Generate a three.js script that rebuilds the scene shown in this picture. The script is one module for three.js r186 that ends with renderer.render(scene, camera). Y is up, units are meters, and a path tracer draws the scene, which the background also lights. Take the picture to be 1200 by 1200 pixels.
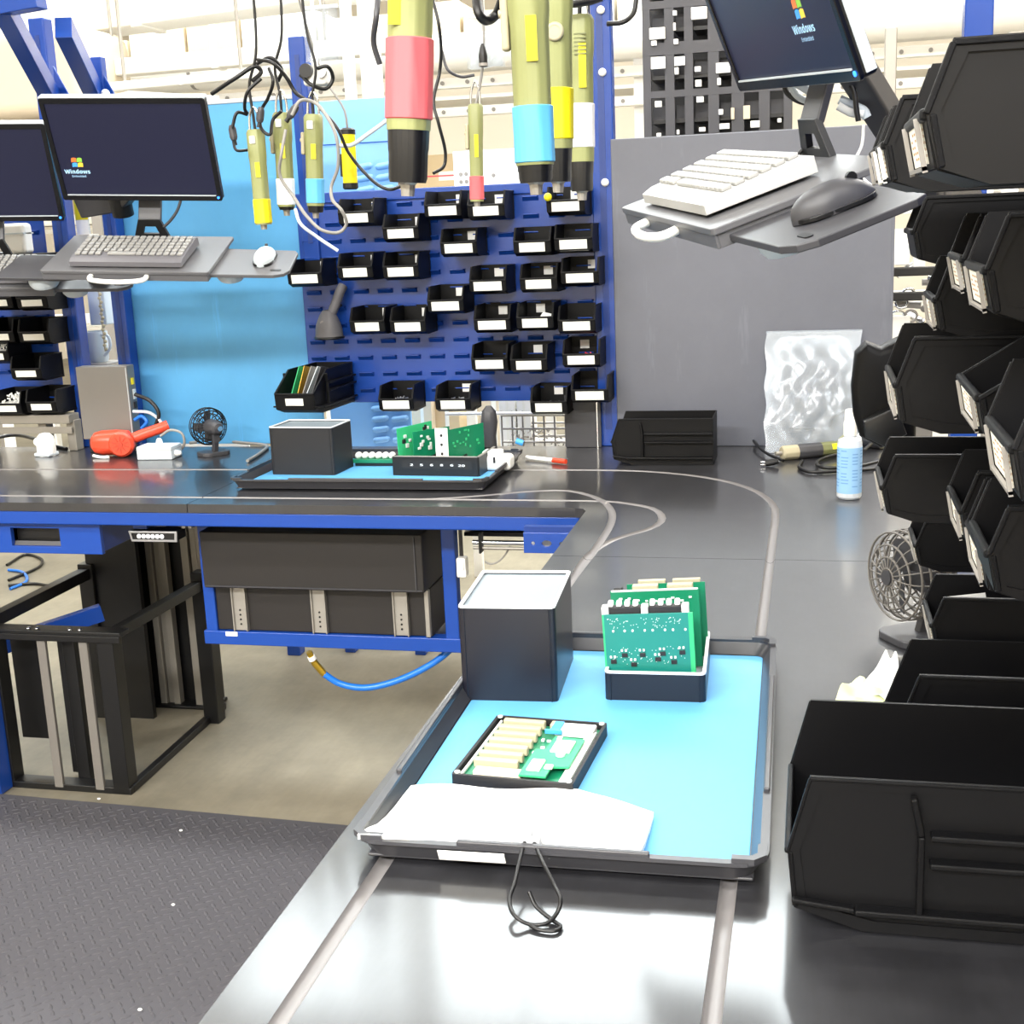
import * as THREE from 'three';
import { mergeGeometries, toCreasedNormals, mergeVertices } from 'three/addons/utils/BufferGeometryUtils.js';
import { RoundedBoxGeometry } from 'three/addons/geometries/RoundedBoxGeometry.js';
import { RectAreaLightUniformsLib } from 'three/addons/lights/RectAreaLightUniformsLib.js';
import { Brush, Evaluator, SUBTRACTION } from 'three-bvh-csg';

// ---------------------------------------------------------------- camera, light, exposure
const D = Math.PI / 180;
const scene = new THREE.Scene();
const EYE = new THREE.Vector3(0, 1.51, 0);
const FOCAL = 1500;                                   // in pixels of a 1200 x 1200 frame
const camera = new THREE.PerspectiveCamera(2 * Math.atan(600 / FOCAL) / D, 1, 0.05, 60);
camera.position.copy(EYE);
camera.rotation.set(-12.8 * D, 13.5 * D, -2.45 * D, 'YXZ');
camera.updateMatrixWorld(true);
scene.add(camera);
scene.background = new THREE.Color(0x101114);
const renderer = new THREE.WebGLRenderer({ antialias: true });
renderer.toneMapping = THREE.LinearToneMapping;
renderer.toneMappingExposure = 1.85;
renderer.shadowMap.enabled = true;
RectAreaLightUniformsLib.init();
const LAMP_COLOR = new THREE.Color(1.0, 0.985, 0.955);
const CEIL = 4.6;
const COOL_COLOR = new THREE.Color(0.84, 0.95, 1.0);
// unseen ceiling luminaires, placed to light the benches and the hall: [centre x, centre z, length x, width z, radiance, cool tint]
const LAMPS = [
  [-5.2, -6.85, 3.4, 1.7, 6.5, 1], [-1.6, -6.85, 3.4, 1.7, 7, 1], [2.0, -6.85, 3.4, 1.7, 11],  // out of view, sized and tinted to give the near worktop its sheen
  [-4.5, -11.2, 4.0, 0.6, 14], [1.0, -11.2, 4.0, 0.6, 14],
  [-4.6, -3.4, 3.4, 0.55, 9], [-0.9, -3.4, 3.0, 0.55, 9], [2.6, -3.4, 3.0, 0.55, 9],
  [-3.4, 0.6, 3.4, 0.6, 13], [0.6, 0.6, 3.4, 0.6, 13],
  [-3.4, 3.8, 3.8, 1.0, 38], [0.8, 3.8, 3.8, 1.0, 38],  // out of view behind the camera, placed to brighten upright faces
];

// ---------------------------------------------------------------- helpers
const V = (x, y, z) => new THREE.Vector3(x, y, z);
let seed = 20240611;
const rnd = (a = 0, b = 1) => { seed = (seed * 1664525 + 1013904223) >>> 0; return a + (b - a) * seed / 4294967296; };
// a photo pixel gives a direction; the plane it meets gives the distance
function ray(px, py) { return V((px - 600) / FOCAL, -(py - 600) / FOCAL, -1).applyQuaternion(camera.quaternion); }
const onY = (px, py, y) => { const d = ray(px, py); return d.multiplyScalar((y - EYE.y) / d.y).add(EYE); };
const onZ = (px, py, z) => { const d = ray(px, py); return d.multiplyScalar(z / d.z).add(EYE); };

const used = new Map();
function numbered(n) { const k = used.get(n) || 0; used.set(n, k + 1); return k ? n + '_' + String(k).padStart(3, '0') : n; }
function clean(g) {
  g = g.index ? g.toNonIndexed() : g;
  for (const k of Object.keys(g.attributes)) if (!['position', 'normal', 'uv'].includes(k)) g.deleteAttribute(k);
  if (!g.attributes.normal) g.computeVertexNormals();
  if (!g.attributes.uv) g.setAttribute('uv', new THREE.BufferAttribute(new Float32Array(g.attributes.position.count * 2), 2));
  g.clearGroups(); return g;
}
function join(list) { return list.length === 1 ? clean(list[0]) : mergeGeometries(list.map(clean)); }
function mesh(name, geo, mat, parent = scene, pos, rot) {
  const m = new THREE.Mesh(Array.isArray(geo) ? join(geo) : geo, mat);
  m.name = parent === scene ? numbered(name) : name;
  m.castShadow = m.receiveShadow = true;
  if (pos) m.position.set(...(pos.isVector3 ? pos.toArray() : pos));
  if (rot) m.rotation.set(...rot);
  parent.add(m); return m;
}
function tag(o, label, category, group, kind) { o.userData = { label, category }; if (group) o.userData.group = group; if (kind) o.userData.kind = kind; return o; }
function thing(name, label, category, pos = [0, 0, 0], turn = 0, group) {
  const o = new THREE.Group(); o.name = numbered(name); scene.add(o);
  o.position.set(...(pos.isVector3 ? pos.toArray() : pos)); o.rotation.y = turn;
  return tag(o, label, category, group);
}
function struct(name, geo, mat, label, category) { const m = mesh(name, geo, mat); m.userData = { kind: 'structure', label, category }; return m; }
const mv = (g, x = 0, y = 0, z = 0, rx = 0, ry = 0, rz = 0) => { if (rx || ry || rz) g.applyMatrix4(new THREE.Matrix4().makeRotationFromEuler(new THREE.Euler(rx, ry, rz))); return g.translate(x, y, z); };
const box = (w, h, d, x = 0, y = 0, z = 0) => new THREE.BoxGeometry(w, h, d).translate(x, y, z);
const rbox = (w, h, d, r = 0.003, x = 0, y = 0, z = 0, s = 2) => new RoundedBoxGeometry(w, h, d, s, Math.min(r, w / 2.01, h / 2.01, d / 2.01)).translate(x, y, z);
const cyl = (r0, r1, h, n = 20, x = 0, y = 0, z = 0) => new THREE.CylinderGeometry(r0, r1, h, n).translate(x, y, z);
const lathe = (pts, n = 28) => new THREE.LatheGeometry(pts.map(p => new THREE.Vector2(p[0], p[1])), n);
// creased lathe: sharp where the profile turns sharply
const turned = (pts, n = 28) => toCreasedNormals(lathe(pts, n), 0.6);
function tube(pts, r, seg = 0, n = 8, tension = 0.5) {
  const c = new THREE.CatmullRomCurve3(pts.map(p => p.isVector3 ? p : V(...p)), false, 'centripetal', tension);
  const S = seg || pts.length * 7;
  const g = clean(new THREE.TubeGeometry(c, S, r, n, false));
  const caps = [0, 1].map(t => { const q = c.getPoint(t), tn = c.getTangent(t).multiplyScalar(t ? 1 : -1);
    return new THREE.CircleGeometry(r, n).applyQuaternion(new THREE.Quaternion().setFromUnitVectors(V(0, 0, 1), tn)).translate(q.x, q.y, q.z); });
  return join([g, ...caps]);
}
// straight bar between two points, rectangular (w across, h in the plane nearest to up)
function bar(a, b, w, h = w, r = 0.002) {
  const A = V(...(a.isVector3 ? a.toArray() : a)), B = V(...(b.isVector3 ? b.toArray() : b)), d = B.clone().sub(A), L = d.length();
  const z = d.normalize(), up = Math.abs(z.y) > 0.99 ? V(0, 0, 1) : V(0, 1, 0), x = up.clone().cross(z).normalize(), y = z.clone().cross(x);
  const m = new THREE.Matrix4().makeBasis(x, y, z).setPosition(A.add(B).multiplyScalar(0.5));
  return rbox(w, h, L, r, 0, 0, 0, 1).applyMatrix4(m);
}
function extrude(pts, depth, bevel = 0, holes = []) {
  const s = new THREE.Shape(pts.map(p => new THREE.Vector2(p[0], p[1])));
  for (const h of holes) s.holes.push(new THREE.Path(h.map(p => new THREE.Vector2(p[0], p[1]))));
  return new THREE.ExtrudeGeometry(s, { depth, bevelEnabled: bevel > 0, bevelSize: bevel, bevelThickness: bevel, bevelSegments: 2, curveSegments: 10 });
}
function rrect(w, h, r, n = 5) {
  const p = []; for (const [cx, cy, a] of [[w / 2 - r, h / 2 - r, 0], [-w / 2 + r, h / 2 - r, 90], [-w / 2 + r, -h / 2 + r, 180], [w / 2 - r, -h / 2 + r, 270]])
    for (let i = 0; i <= n; i++) { const t = (a + 90 * i / n) * D; p.push([cx + r * Math.cos(t), cy + r * Math.sin(t)]); }
  return p;
}
// uv in metres from position, by the axis each face looks along
function boxUV(g, s = 1) {
  const p = g.attributes.position, n = g.attributes.normal, u = new Float32Array(p.count * 2);
  for (let i = 0; i < p.count; i++) {
    const ax = Math.abs(n.getX(i)), ay = Math.abs(n.getY(i)), az = Math.abs(n.getZ(i));
    const [a, b] = ay >= ax && ay >= az ? [p.getX(i), p.getZ(i)] : ax > az ? [p.getZ(i), p.getY(i)] : [p.getX(i), p.getY(i)];
    u[2 * i] = a * s; u[2 * i + 1] = b * s;
  }
  g.setAttribute('uv', new THREE.BufferAttribute(u, 2)); return g;
}

// ---------------------------------------------------------------- textures and materials
function noiseField(n, oct, seed0, sx = 1, sy = 1) {             // tileable value noise, 0..1
  const out = new Float32Array(n * n); let s = seed0 >>> 0; const r = () => { s = (s * 1664525 + 1013904223) >>> 0; return s / 4294967296; };
  let tot = 0;
  for (const [f, a] of oct) {
    const fx = Math.max(1, Math.round(f * sx)), fy = Math.max(1, Math.round(f * sy)), lat = Float32Array.from({ length: fx * fy }, r); tot += a;
    for (let j = 0; j < n; j++) for (let i = 0; i < n; i++) {
      const x = i / n * fx, y = j / n * fy, x0 = x | 0, y0 = y | 0, u = x - x0, v = y - y0, uu = u * u * (3 - 2 * u), vv = v * v * (3 - 2 * v), x1 = (x0 + 1) % fx, y1 = (y0 + 1) % fy;
      out[j * n + i] += a * ((lat[y0 * fx + x0] * (1 - uu) + lat[y0 * fx + x1] * uu) * (1 - vv) + (lat[y1 * fx + x0] * (1 - uu) + lat[y1 * fx + x1] * uu) * vv);
    }
  }
  for (let i = 0; i < out.length; i++) out[i] /= tot; return out;
}
function tex(n, fn, srgb, rep = 1) {
  const d = new Uint8Array(n * n * 4);
  for (let j = 0; j < n; j++) for (let i = 0; i < n; i++) { const c = fn(i, j, j * n + i), k = (j * n + i) * 4; d[k] = c[0]; d[k + 1] = c[1]; d[k + 2] = c[2]; d[k + 3] = 255; }
  const t = new THREE.DataTexture(d, n, n); t.magFilter = THREE.LinearFilter; t.minFilter = THREE.LinearMipmapLinearFilter; t.generateMipmaps = true; t.wrapS = t.wrapT = THREE.RepeatWrapping;
  if (srgb) t.colorSpace = THREE.SRGBColorSpace; t.repeat.set(rep, rep); t.needsUpdate = true; return t;
}
const std = (color, roughness = 0.5, metalness = 0, extra = {}) => new THREE.MeshPhysicalMaterial({ color, roughness, metalness, ...extra });
const fine = noiseField(256, [[64, 1], [128, 1]], 11), blotch = noiseField(512, [[4, 1], [9, .8], [23, .5], [60, .3], [150, .25]], 7), streak = noiseField(512, [[6, 1], [16, .6], [80, .5]], 5, 3, .5);
const fineBump = tex(256, (i, j, k) => { const v = 255 * fine[k]; return [v, v, v]; });
const worktopCol = tex(512, (i, j, k) => { const v = 205 + 70 * (streak[k] - .5) + 50 * (blotch[(k * 7) % blotch.length] - .5); return [v, v, v]; }, true, 1.3);
const concreteCol = tex(512, (i, j, k) => { const b = blotch[k], s = streak[(k + 9731) % streak.length], v = 0.86 + .34 * (b - .5) + .12 * (s - .5); return [146 * v, 138 * v, 119 * v]; }, true, 0.55);
const scuff = tex(512, (i, j, k) => { const b = Math.max(0, streak[k] - .68) * 3, v = 1 + .08 * (blotch[k] - .5) + b * .12; return [Math.min(255, 236 * v), Math.min(255, 236 * v), Math.min(255, 236 * v)]; }, true, 0.9);
const M = {
  worktop: std(0x2f2f33, 0.44, 0, { map: worktopCol, ior: 1.55, clearcoat: 0.75, clearcoatRoughness: 0.12 }), groove: std(0x777474, 0.35), mount: std(0x5c5c5f, 0.4), keyPale: std(0xa4a4a2, 0.5), casePale: std(0xbcbcb9, 0.5), cover: std(0x7f8b93, 0.5), keyGrey: std(0x8e8d8b, 0.5), caseGrey: std(0x66656a, 0.5), slatGrey: std(0x6b6762, 0.5), rackGrey: std(0x45454a, 0.5), rackDark: std(0x242427, 0.5),
  concrete: std(0xffffff, 0.55, 0, { map: concreteCol }),
  rubber: std(0x47464b, 0.6, 0, { bumpMap: fineBump, bumpScale: 0.0004 }),
  blue: std(0x164196, 0.26), blueDeep: std(0x11347c, 0.38),
  lightBlue: std(0x5fb4ee, 0.5, 0, { map: scuff }), paleBlue: std(0x86b8e6, 0.45),
  mat: std(0x5ea9dd, 0.62, 0, { bumpMap: fineBump, bumpScale: 0.0002 }),
  greyPanel: std(0x6c6f7a, 0.45, 0, { map: scuff }),
  bin: std(0x0a0a0c, 0.46, 0, { specularIntensity: 0.4, bumpMap: fineBump, bumpScale: 0.00015 }),
  black: std(0x0d0d0f, 0.42), blackGloss: std(0x0b0b0d, 0.2), blackMat: std(0x151417, 0.6),
  steelBlack: std(0x0d0d0e, 0.38), brownBlack: std(0x1f1c1b, 0.5),
  alu: std(0xb9bbc0, 0.35, 0.85), chrome: std(0xdadce0, 0.14, 1), zinc: std(0xa5a19a, 0.45, 0.6), channel: std(0x8b867d, 0.5, 0.35),
  white: std(0xf2f2ee, 0.5), paper: std(0xf6f6f2, 0.8), card: std(0xeeeee6, 0.7), sticker: std(0xdcdcda, 0.6),
  paleGrey: std(0xc3ccd2, 0.55), grey: std(0x8f8b86, 0.5), greyMetal: std(0x76736f, 0.4, 0.25),
  darkGrey: std(0x3c3c40, 0.45), tray: std(0x39393d, 0.3), cableGrey: std(0x8c8a86, 0.5),
  olive: std(0x8a8e5c, 0.45), oliveDark: std(0x6d7148, 0.5),
  yellow: std(0xe3d50f, 0.5), red: std(0xd45e64, 0.55), tapeBlue: std(0x5aaede, 0.5), tapeWhite: std(0xf0f0f2, 0.5),
  orange: std(0xd8472c, 0.35), orangeDark: std(0xb83a22, 0.45),
  pcb: std(0x0f7a55, 0.38), pcbTeal: std(0x14796f, 0.4), pcbEdge: std(0x2fae72, 0.5), solder: std(0xe6e9e6, 0.35, 0.3), chip: std(0x19181c, 0.5), ivory: std(0xaca489, 0.55), gold: std(0xcaa648, 0.35, 0.7),
  navyBox: std(0x12121c, 0.36), beige: std(0xd9cbb2, 0.7), carton: std(0xcdb894, 0.8), hallWhite: std(0xf1efe9, 0.6), hallWall: std(0xded6c6, 0.85), redPrint: std(0xd8505a, 0.7),
  silverRim: std(0xe6e8ea, 0.4), hose: std(0x1f6fd0, 0.3), brass: std(0xc9a63a, 0.3, 0.8), screwPile: std(0xb9bcc4, 0.35, 0.7), redParts: std(0xb8242c, 0.5), bluePart: std(0x3f9be6, 0.45),
  film: std(0xe4e9ee, 0.16, 0, { transmission: 0.82, thickness: 0, ior: 1.45 }),
  bottle: std(0xf1f6fb, 0.3, 0, { transmission: 0.35, thickness: 0 }), bottleLabel: null,
  tieClip: std(0xb9bcc0, 0.3),
};
function canvasTex(w, h, draw) { const c = document.createElement('canvas'); c.width = w; c.height = h; draw(c.getContext('2d'), w, h); const t = new THREE.CanvasTexture(c); t.colorSpace = THREE.SRGBColorSpace; return t; }
// ---------------------------------------------------------------- the hall
const HB = 0.86;                                       // worktop height
const XB = -0.5, ZF = -2.83, ZB = -3.64, SEAM = -2.405, SEAM2 = -1.506;
struct('floor', boxUV(clean(box(17, 0.2, 22, -1, -0.1, -4))), M.concrete, 'beige polished concrete floor of the hall', 'floor');
{
  const c = struct('ceiling', box(17.4, 0.2, 22.4, -1, CEIL + 0.1, -4), M.hallWall, 'pale ceiling of the hall', 'ceiling');
  struct('wall_back', box(17.4, CEIL, 0.2, -1, CEIL / 2, -15.1), M.hallWall, 'pale back wall of the hall', 'wall');
  struct('wall_front', box(17.4, CEIL, 0.2, -1, CEIL / 2, 7.1), M.hallWall, 'pale wall at the near end of the hall', 'wall');
  struct('wall_left', box(0.2, CEIL, 22, -9.6, CEIL / 2, -4), M.hallWall, 'pale side wall beyond the blue workstations', 'wall');
  struct('wall_right', box(0.2, CEIL, 22, 7.6, CEIL / 2, -4), M.hallWall, 'pale side wall behind the bin rack', 'wall');
}
const lampGlow = new THREE.MeshStandardMaterial({ color: 0xf4f4f0, emissive: LAMP_COLOR, emissiveIntensity: 2.0 });
for (const [x, z, w, d, e, cool] of LAMPS) {
  const t = thing('unseen_ceiling_light', 'unseen long white luminaire on the hall ceiling, placed to light the benches', 'ceiling light', [x, CEIL, z], 0, 'unseen ceiling luminaires');
  mesh('housing', [box(w + .06, .06, .03, 0, -.03, d / 2 + .015), box(w + .06, .06, .03, 0, -.03, -d / 2 - .015), box(.03, .06, d, w / 2 + .015, -.03, 0), box(.03, .06, d, -w / 2 - .015, -.03, 0)], M.white, t);
  mesh('diffuser', box(w, .03, d, 0, -.015, 0), lampGlow, t);
  const l = new THREE.RectAreaLight(cool ? COOL_COLOR : LAMP_COLOR, e, w, d); l.position.set(x, CEIL - .045, z); l.rotation.x = -90 * D; scene.add(l);
}

// ---------------------------------------------------------------- worktops with wheel grooves
const TOP = [HB - .022, HB];
const GR = 0.0088, GY = HB + 0.0016;
function groove(pts) {                                 // a closed worm to be cut out of the tops
  return tube(pts.map(([x, z]) => V(x, GY, z)), GR, pts.length * 9, 14);
}
const fx = (a) => a.map(([x, y]) => { const p = onY(x, y, HB); return [p.x, p.z]; });
const gPaths = [
  [[-.433, .8], [-.433, -.6], [-.432, -1.6], [-.43, -2.2], ...fx([[700, 640], [717, 610], [715, 596], [700, 584], [664, 575], [620, 576]]), [-.78, -2.955], [-.9, -2.912], [-1.0, -2.908]],
  [[-.43, -2.3], [-.427, -2.42], ...fx([[720, 632], [765, 618], [776, 608], [765, 596], [735, 590]]), [-.46, -2.9], [-.6, -2.906], [-1.2, -2.908], [-2.2, -2.91], [-3.6, -2.91]],
  [[-.076, .8], [-.076, -.6], [-.076, -1.6], [-.076, -2.55], [-.077, -2.8], ...fx([[905, 590], [880, 573], [830, 560]]), [-.42, -3.262], [-.6, -3.278], [-.75, -3.278], [-1.6, -3.27], [-2.5, -3.262], [-3.6, -3.26]],
];
const topMark = new THREE.MeshBasicMaterial(), grooveMark = new THREE.MeshBasicMaterial();
const cutters = gPaths.map(p => { const b = new Brush(mergeVertices(groove(p), 1e-5), grooveMark); b.updateMatrixWorld(); return b; });
const evalr = new Evaluator(); evalr.attributes = ['position', 'normal']; evalr.useGroups = true;
function worktop(name, geo, label) {
  let b = new Brush(mergeVertices(clean(geo), 1e-6), topMark); b.updateMatrixWorld();
  for (const c of cutters) { b = evalr.evaluate(b, c, SUBTRACTION); b.updateMatrixWorld(); }
  const mats = [].concat(b.material), src = b.geometry, pick = want => {
    const P = [], N = [], ix = src.index; for (const g of src.groups) if ((mats[g.materialIndex] === grooveMark) === want) for (let i = g.start; i < Math.min(g.start + g.count, ix ? ix.count : Infinity); i++) { const k = ix ? ix.getX(i) : i; for (const [o, a] of [[P, src.attributes.position], [N, src.attributes.normal]]) o.push(a.getX(k), a.getY(k), a.getZ(k)); }
    const q = new THREE.BufferGeometry(); q.setAttribute('position', new THREE.Float32BufferAttribute(P, 3)); q.setAttribute('normal', new THREE.Float32BufferAttribute(N, 3)); return boxUV(clean(q)); };
  const t = thing(name, label, 'worktop');
  mesh('laminate', pick(false), M.worktop, t); mesh('wheel_groove', pick(true), M.groove, t);
  return t;
}
const flat = (pts, y0 = TOP[0], y1 = TOP[1]) => mv(extrude(pts.map(([x, z]) => [x, -z]), y1 - y0), 0, y0, 0, -90 * D);
worktop('worktop', box(1.25, .022, .6 - SEAM - .001, XB + .625, HB - .011, (.6 + SEAM) / 2 + .0005), 'black laminate worktop with two wheel grooves under the near tray');
worktop('worktop', flat([[SEAM2 + .001, ZB], [.75, ZB], [.75, SEAM - .0008], [XB, SEAM - .0008], [XB, ZF + .03], [XB - .009, ZF + .009], [XB - .03, ZF], [SEAM2 + .001, ZF]]), 'black laminate corner worktop where the curved grooves branch');
worktop('worktop', box(SEAM2 + 3.6 - .001, .022, ZF - ZB, (SEAM2 - 3.6) / 2 - .0005, HB - .011, (ZF + ZB) / 2), 'black laminate worktop under the orange heat gun');

// ---------------------------------------------------------------- floor mat
{
  const a = onY(0, 918, .012), b = onY(398, 962, .012), zf = (a.z + b.z) / 2;
  const t = thing('floor_mat', 'dark grey rubber anti-fatigue mat with raised tread on the aisle floor', 'mat', [-2.6, 0, zf]);
  t.rotation.y = Math.atan2(-(b.z - a.z), b.x - a.x) * .5;
  mesh('mat_base', rbox(4.6, .012, 3.6, .006, 0, .006, 1.8), M.rubber, t);
  const g = new THREE.SphereGeometry(1, 8, 5, 0, Math.PI * 2, 0, Math.PI / 2).scale(.0115, .0024, .004);
  const N = []; const pit = .034;
  for (let i = 0; i < 98; i++) for (let j = 0; j < 96; j++) { const x = -1.0 + i * pit + (j % 2) * pit / 2, z = .03 + j * pit * .52; if (x < 2.25) N.push([x, z, (i + j) % 2]); }
  const im = new THREE.InstancedMesh(g, M.rubber, N.length), q = new THREE.Object3D();
  N.forEach(([x, z, k], i) => { q.position.set(x, .0118, z); q.rotation.y = (k ? 45 : -45) * D; q.updateMatrix(); im.setMatrixAt(i, q.matrix); });
  im.name = 'tread'; im.castShadow = im.receiveShadow = true; im.userData.kind = 'stuff'; t.add(im);
  // white crumbs of packing foam on the mat
  for (const [px, py] of [[116, 936], [203, 1060], [212, 973], [164, 1183]]) { const p = onY(px, py, .0155);
    tag(mesh('foam_crumb', new THREE.IcosahedronGeometry(.004, 0).scale(1.3, .7, 1), M.paper, scene, p), 'tiny white crumb lying on the dark floor mat', 'crumb', 'white crumbs on the mat'); }
}

// ---------------------------------------------------------------- far workbench frame
{
  const y1 = HB - .022;
  const t = thing('workbench_frame', 'royal blue steel frame carrying the far black worktop', 'bench frame', [-1.5, 0, ZF]);
  const lx = x => x + 1.5, lz = z => z - ZF;
  mesh('front_rail', rbox(3.06, .036, .03, .004, lx(-2.05), y1 - .018, -.018), M.blue, t);
  mesh('rear_rail', rbox(3.06, .06, .03, .004, lx(-2.05), y1 - .03, -.74), M.blueDeep, t);
  for (const x of [-3.4, -2.2, -1.66, -.62]) mesh('cross_rail', rbox(.04, .05, .7, .004, lx(x), y1 - .026, -.38), M.blueDeep, t);
  const legL = onZ(-7, 800, -2.93);
  mesh('leg', rbox(.06, y1 - .05, .06, .005, lx(legL.x - .035), (y1 - .05) / 2, lz(-2.93)), M.blue, t);
  mesh('leg', rbox(.06, y1 - .05, .06, .005, lx(onZ(150, 740, -3.55).x), (y1 - .05) / 2, -.72), M.blueDeep, t);
  mesh('leg', rbox(.06, y1 - .05, .06, .005, lx(-.62), (y1 - .05) / 2, -.72), M.blueDeep, t);
  // hanging cradle under the top
  const zc = -3.02, A = onZ(237, 640, zc), B = onZ(534, 640, zc), yb = onZ(390, 757, zc).y, yl = onZ(390, 741, zc).y;
  mesh('cradle_post', rbox(.032, y1 - yb - .03, .035, .003, lx(A.x + .014), (y1 + yb) / 2 - .005, lz(zc)), M.blue, t);
  mesh('cradle_post', rbox(.036, y1 - yb - .03, .035, .003, lx(B.x - .016), (y1 + yb) / 2 - .005, lz(zc)), M.blue, t);
  mesh('cradle_bar', rbox(B.x - A.x + .02, yl - yb, .04, .003, lx((A.x + B.x) / 2), (yl + yb) / 2, lz(zc)), M.blue, t);
  mesh('dark_underside', rbox((B.x - A.x) * .9, .07, .16, .004, lx((A.x + B.x) / 2), yb - .03, lz(zc) - .3), M.blueDeep, t);  // deep blue box for the dark underside of the cradle
  mesh('cradle_shelf', rbox(B.x - A.x, .008, .42, .003, lx((A.x + B.x) / 2), yb + .004, lz(zc) - .21), M.blueDeep, t);
  const s = onZ(270, 744, -2.99);
  mesh('label_plate', rbox(.034, .012, .003, .001, lx(s.x), s.y, lz(-2.998)), M.white, t);

  // equipment cases hung in the cradle
  const c0 = onZ(236, 655, -2.96), c1 = onZ(495, 655, -2.96), ca = onZ(365, 625, -2.96).y, cb = onZ(365, 692, -2.96).y;
  const e = thing('equipment_case', 'dark brown-black steel case hung under the far worktop', 'equipment case', [(c0.x + c1.x) / 2, cb, -3.1]);
  mesh('case_body', rbox(c1.x - c0.x, ca - cb, .3, .004, 0, (ca - cb) / 2, -.01), M.brownBlack, e);
  mesh('front_flange', [box(c1.x - c0.x - .01, .003, .004, 0, .006, .142), box(.003, ca - cb - .01, .004, (c1.x - c0.x) / 2 - .02, (ca - cb) / 2, .142)], M.darkGrey, e);
  const d0 = onZ(250, 715, -2.99), d1 = onZ(503, 715, -2.99), da = cb - .001, db = yl + .001;
  const f = thing('slide_unit', 'lower black steel drawer unit with four upright metal slides', 'drawer unit', [(d0.x + d1.x) / 2, db, -3.1]);
  mesh('drawer_body', rbox(d1.x - d0.x, da - db, .22, .003, 0, (da - db) / 2, -.02), M.brownBlack, f);
  for (const px of [279, 372, 468]) { const p = onZ(px, 715, -2.99).x - (d0.x + d1.x) / 2;
    const sl = mesh('slide', [rbox(.038, da - db - .004, .008, .002, p, (da - db) / 2, .094), box(.003, da - db - .004, .016, p - .0185, (da - db) / 2, .097), box(.003, da - db - .004, .016, p + .0185, (da - db) / 2, .097)], M.zinc, f);
    for (let k = 0; k < 4; k++) mesh('slide_hole', cyl(.0028, .0028, .001, 10, 0, 0, 0).rotateX(90 * D).translate(p, .02 + k * .013, .0987), M.black, sl); }
  mesh('slide', rbox(.012, da - db - .004, .016, .002, (d1.x - d0.x) / 2 - .008, (da - db) / 2, .097), M.zinc, f);

  // drawer with recessed pull
  const q0 = onZ(-60, 634, -2.86), q1 = onZ(118, 634, -2.86), qa = y1 - .038, qb = onZ(60, 648, -2.86).y, W = q1.x - q0.x;
  const dr = thing('drawer_unit', 'royal blue shallow drawer with recessed grey pull under the worktop', 'drawer', [(q0.x + q1.x) / 2, qb, -2.86]);
  const h0 = onZ(13, 630, -2.86).x - (q0.x + q1.x) / 2, h1 = onZ(71, 630, -2.86).x - (q0.x + q1.x) / 2, H = qa - qb;
  mesh('drawer_front', extrude([[-W / 2, 0], [W / 2, 0], [W / 2, H], [-W / 2, H]], .012, .0015, [[[h0, H * .2], [h1, H * .2], [h1, H * .84], [h0, H * .84]]]).translate(0, 0, -.012), M.blue, dr);
  mesh('drawer_box', [box(.003, H - .006, .42, W / 2 - .003, H / 2, -.224), box(.003, H - .006, .42, -W / 2 + .003, H / 2, -.224), box(W - .01, .003, .42, 0, .004, -.224), box(W - .01, H - .006, .003, 0, H / 2, -.432)], M.blueDeep, dr);
  mesh('recessed_pull', [box(h1 - h0, .003, .03, (h0 + h1) / 2, H * .2, -.03), box(h1 - h0, H * .66, .003, (h0 + h1) / 2, H * .52, -.03)], M.black, dr); mesh('pull_lip', mv(box(h1 - h0, .012, .002), (h0 + h1) / 2, H * .28, -.012, -.5), M.darkGrey, dr);

  // height control with six lit keys
  const k0 = onZ(151, 629, -2.87), k1 = onZ(207, 629, -2.87), kw = k1.x - k0.x;
  const kp = thing('height_control', 'small black control panel with six lit white keys below the rail', 'control panel', [(k0.x + k1.x) / 2, k0.y - .016, -2.88]);
  const kx = kw / 2;
  mesh('housing', rbox(kw - .004, .026, .05, .003, 0, .018, -.02), M.black, kp);
  mesh('bezel', extrude([[-kx, .03], [kx, .03], [kx - .002, .004], [-kx + .006, .004]], .004, .0008, [[[-kx + .006, .026], [kx - .006, .026], [kx - .008, .009], [-kx + .009, .009]]]).translate(0, 0, .004), M.alu, kp);
  const keyGlow = new THREE.MeshStandardMaterial({ color: 0xffffff, emissive: 0xffffff, emissiveIntensity: .7 });
  for (let i = 0; i < 6; i++) mesh('key', new THREE.SphereGeometry(.0058, 12, 8).scale(1, 1, .5).translate(-kx + .027 + i * .0128, .017, .007), keyGlow, kp);
  { const p = onZ(225, 621, -2.9); const g = thing('cable_clamp', 'pair of tiny zinc clamps screwed under the front rail', 'clamp', [p.x, y1 - .05, -2.88]);
    mesh('clamp', rbox(.012, .014, .02, .003, -.008, .006, 0), M.zinc, g); mesh('clamp', rbox(.012, .014, .02, .003, .01, .006, 0), M.zinc, g); mesh('clamp_plate', box(.05, .002, .024, 0, .013, 0), M.steelBlack, g); }

  // lifting column: two aluminium channels in a dark housing
  const zl = -3.61;
  const col = thing('lifting_column', 'pair of upright aluminium channels of a height-adjusting leg', 'lift column', [onZ(213, 820, zl).x, 0, zl]);
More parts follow.
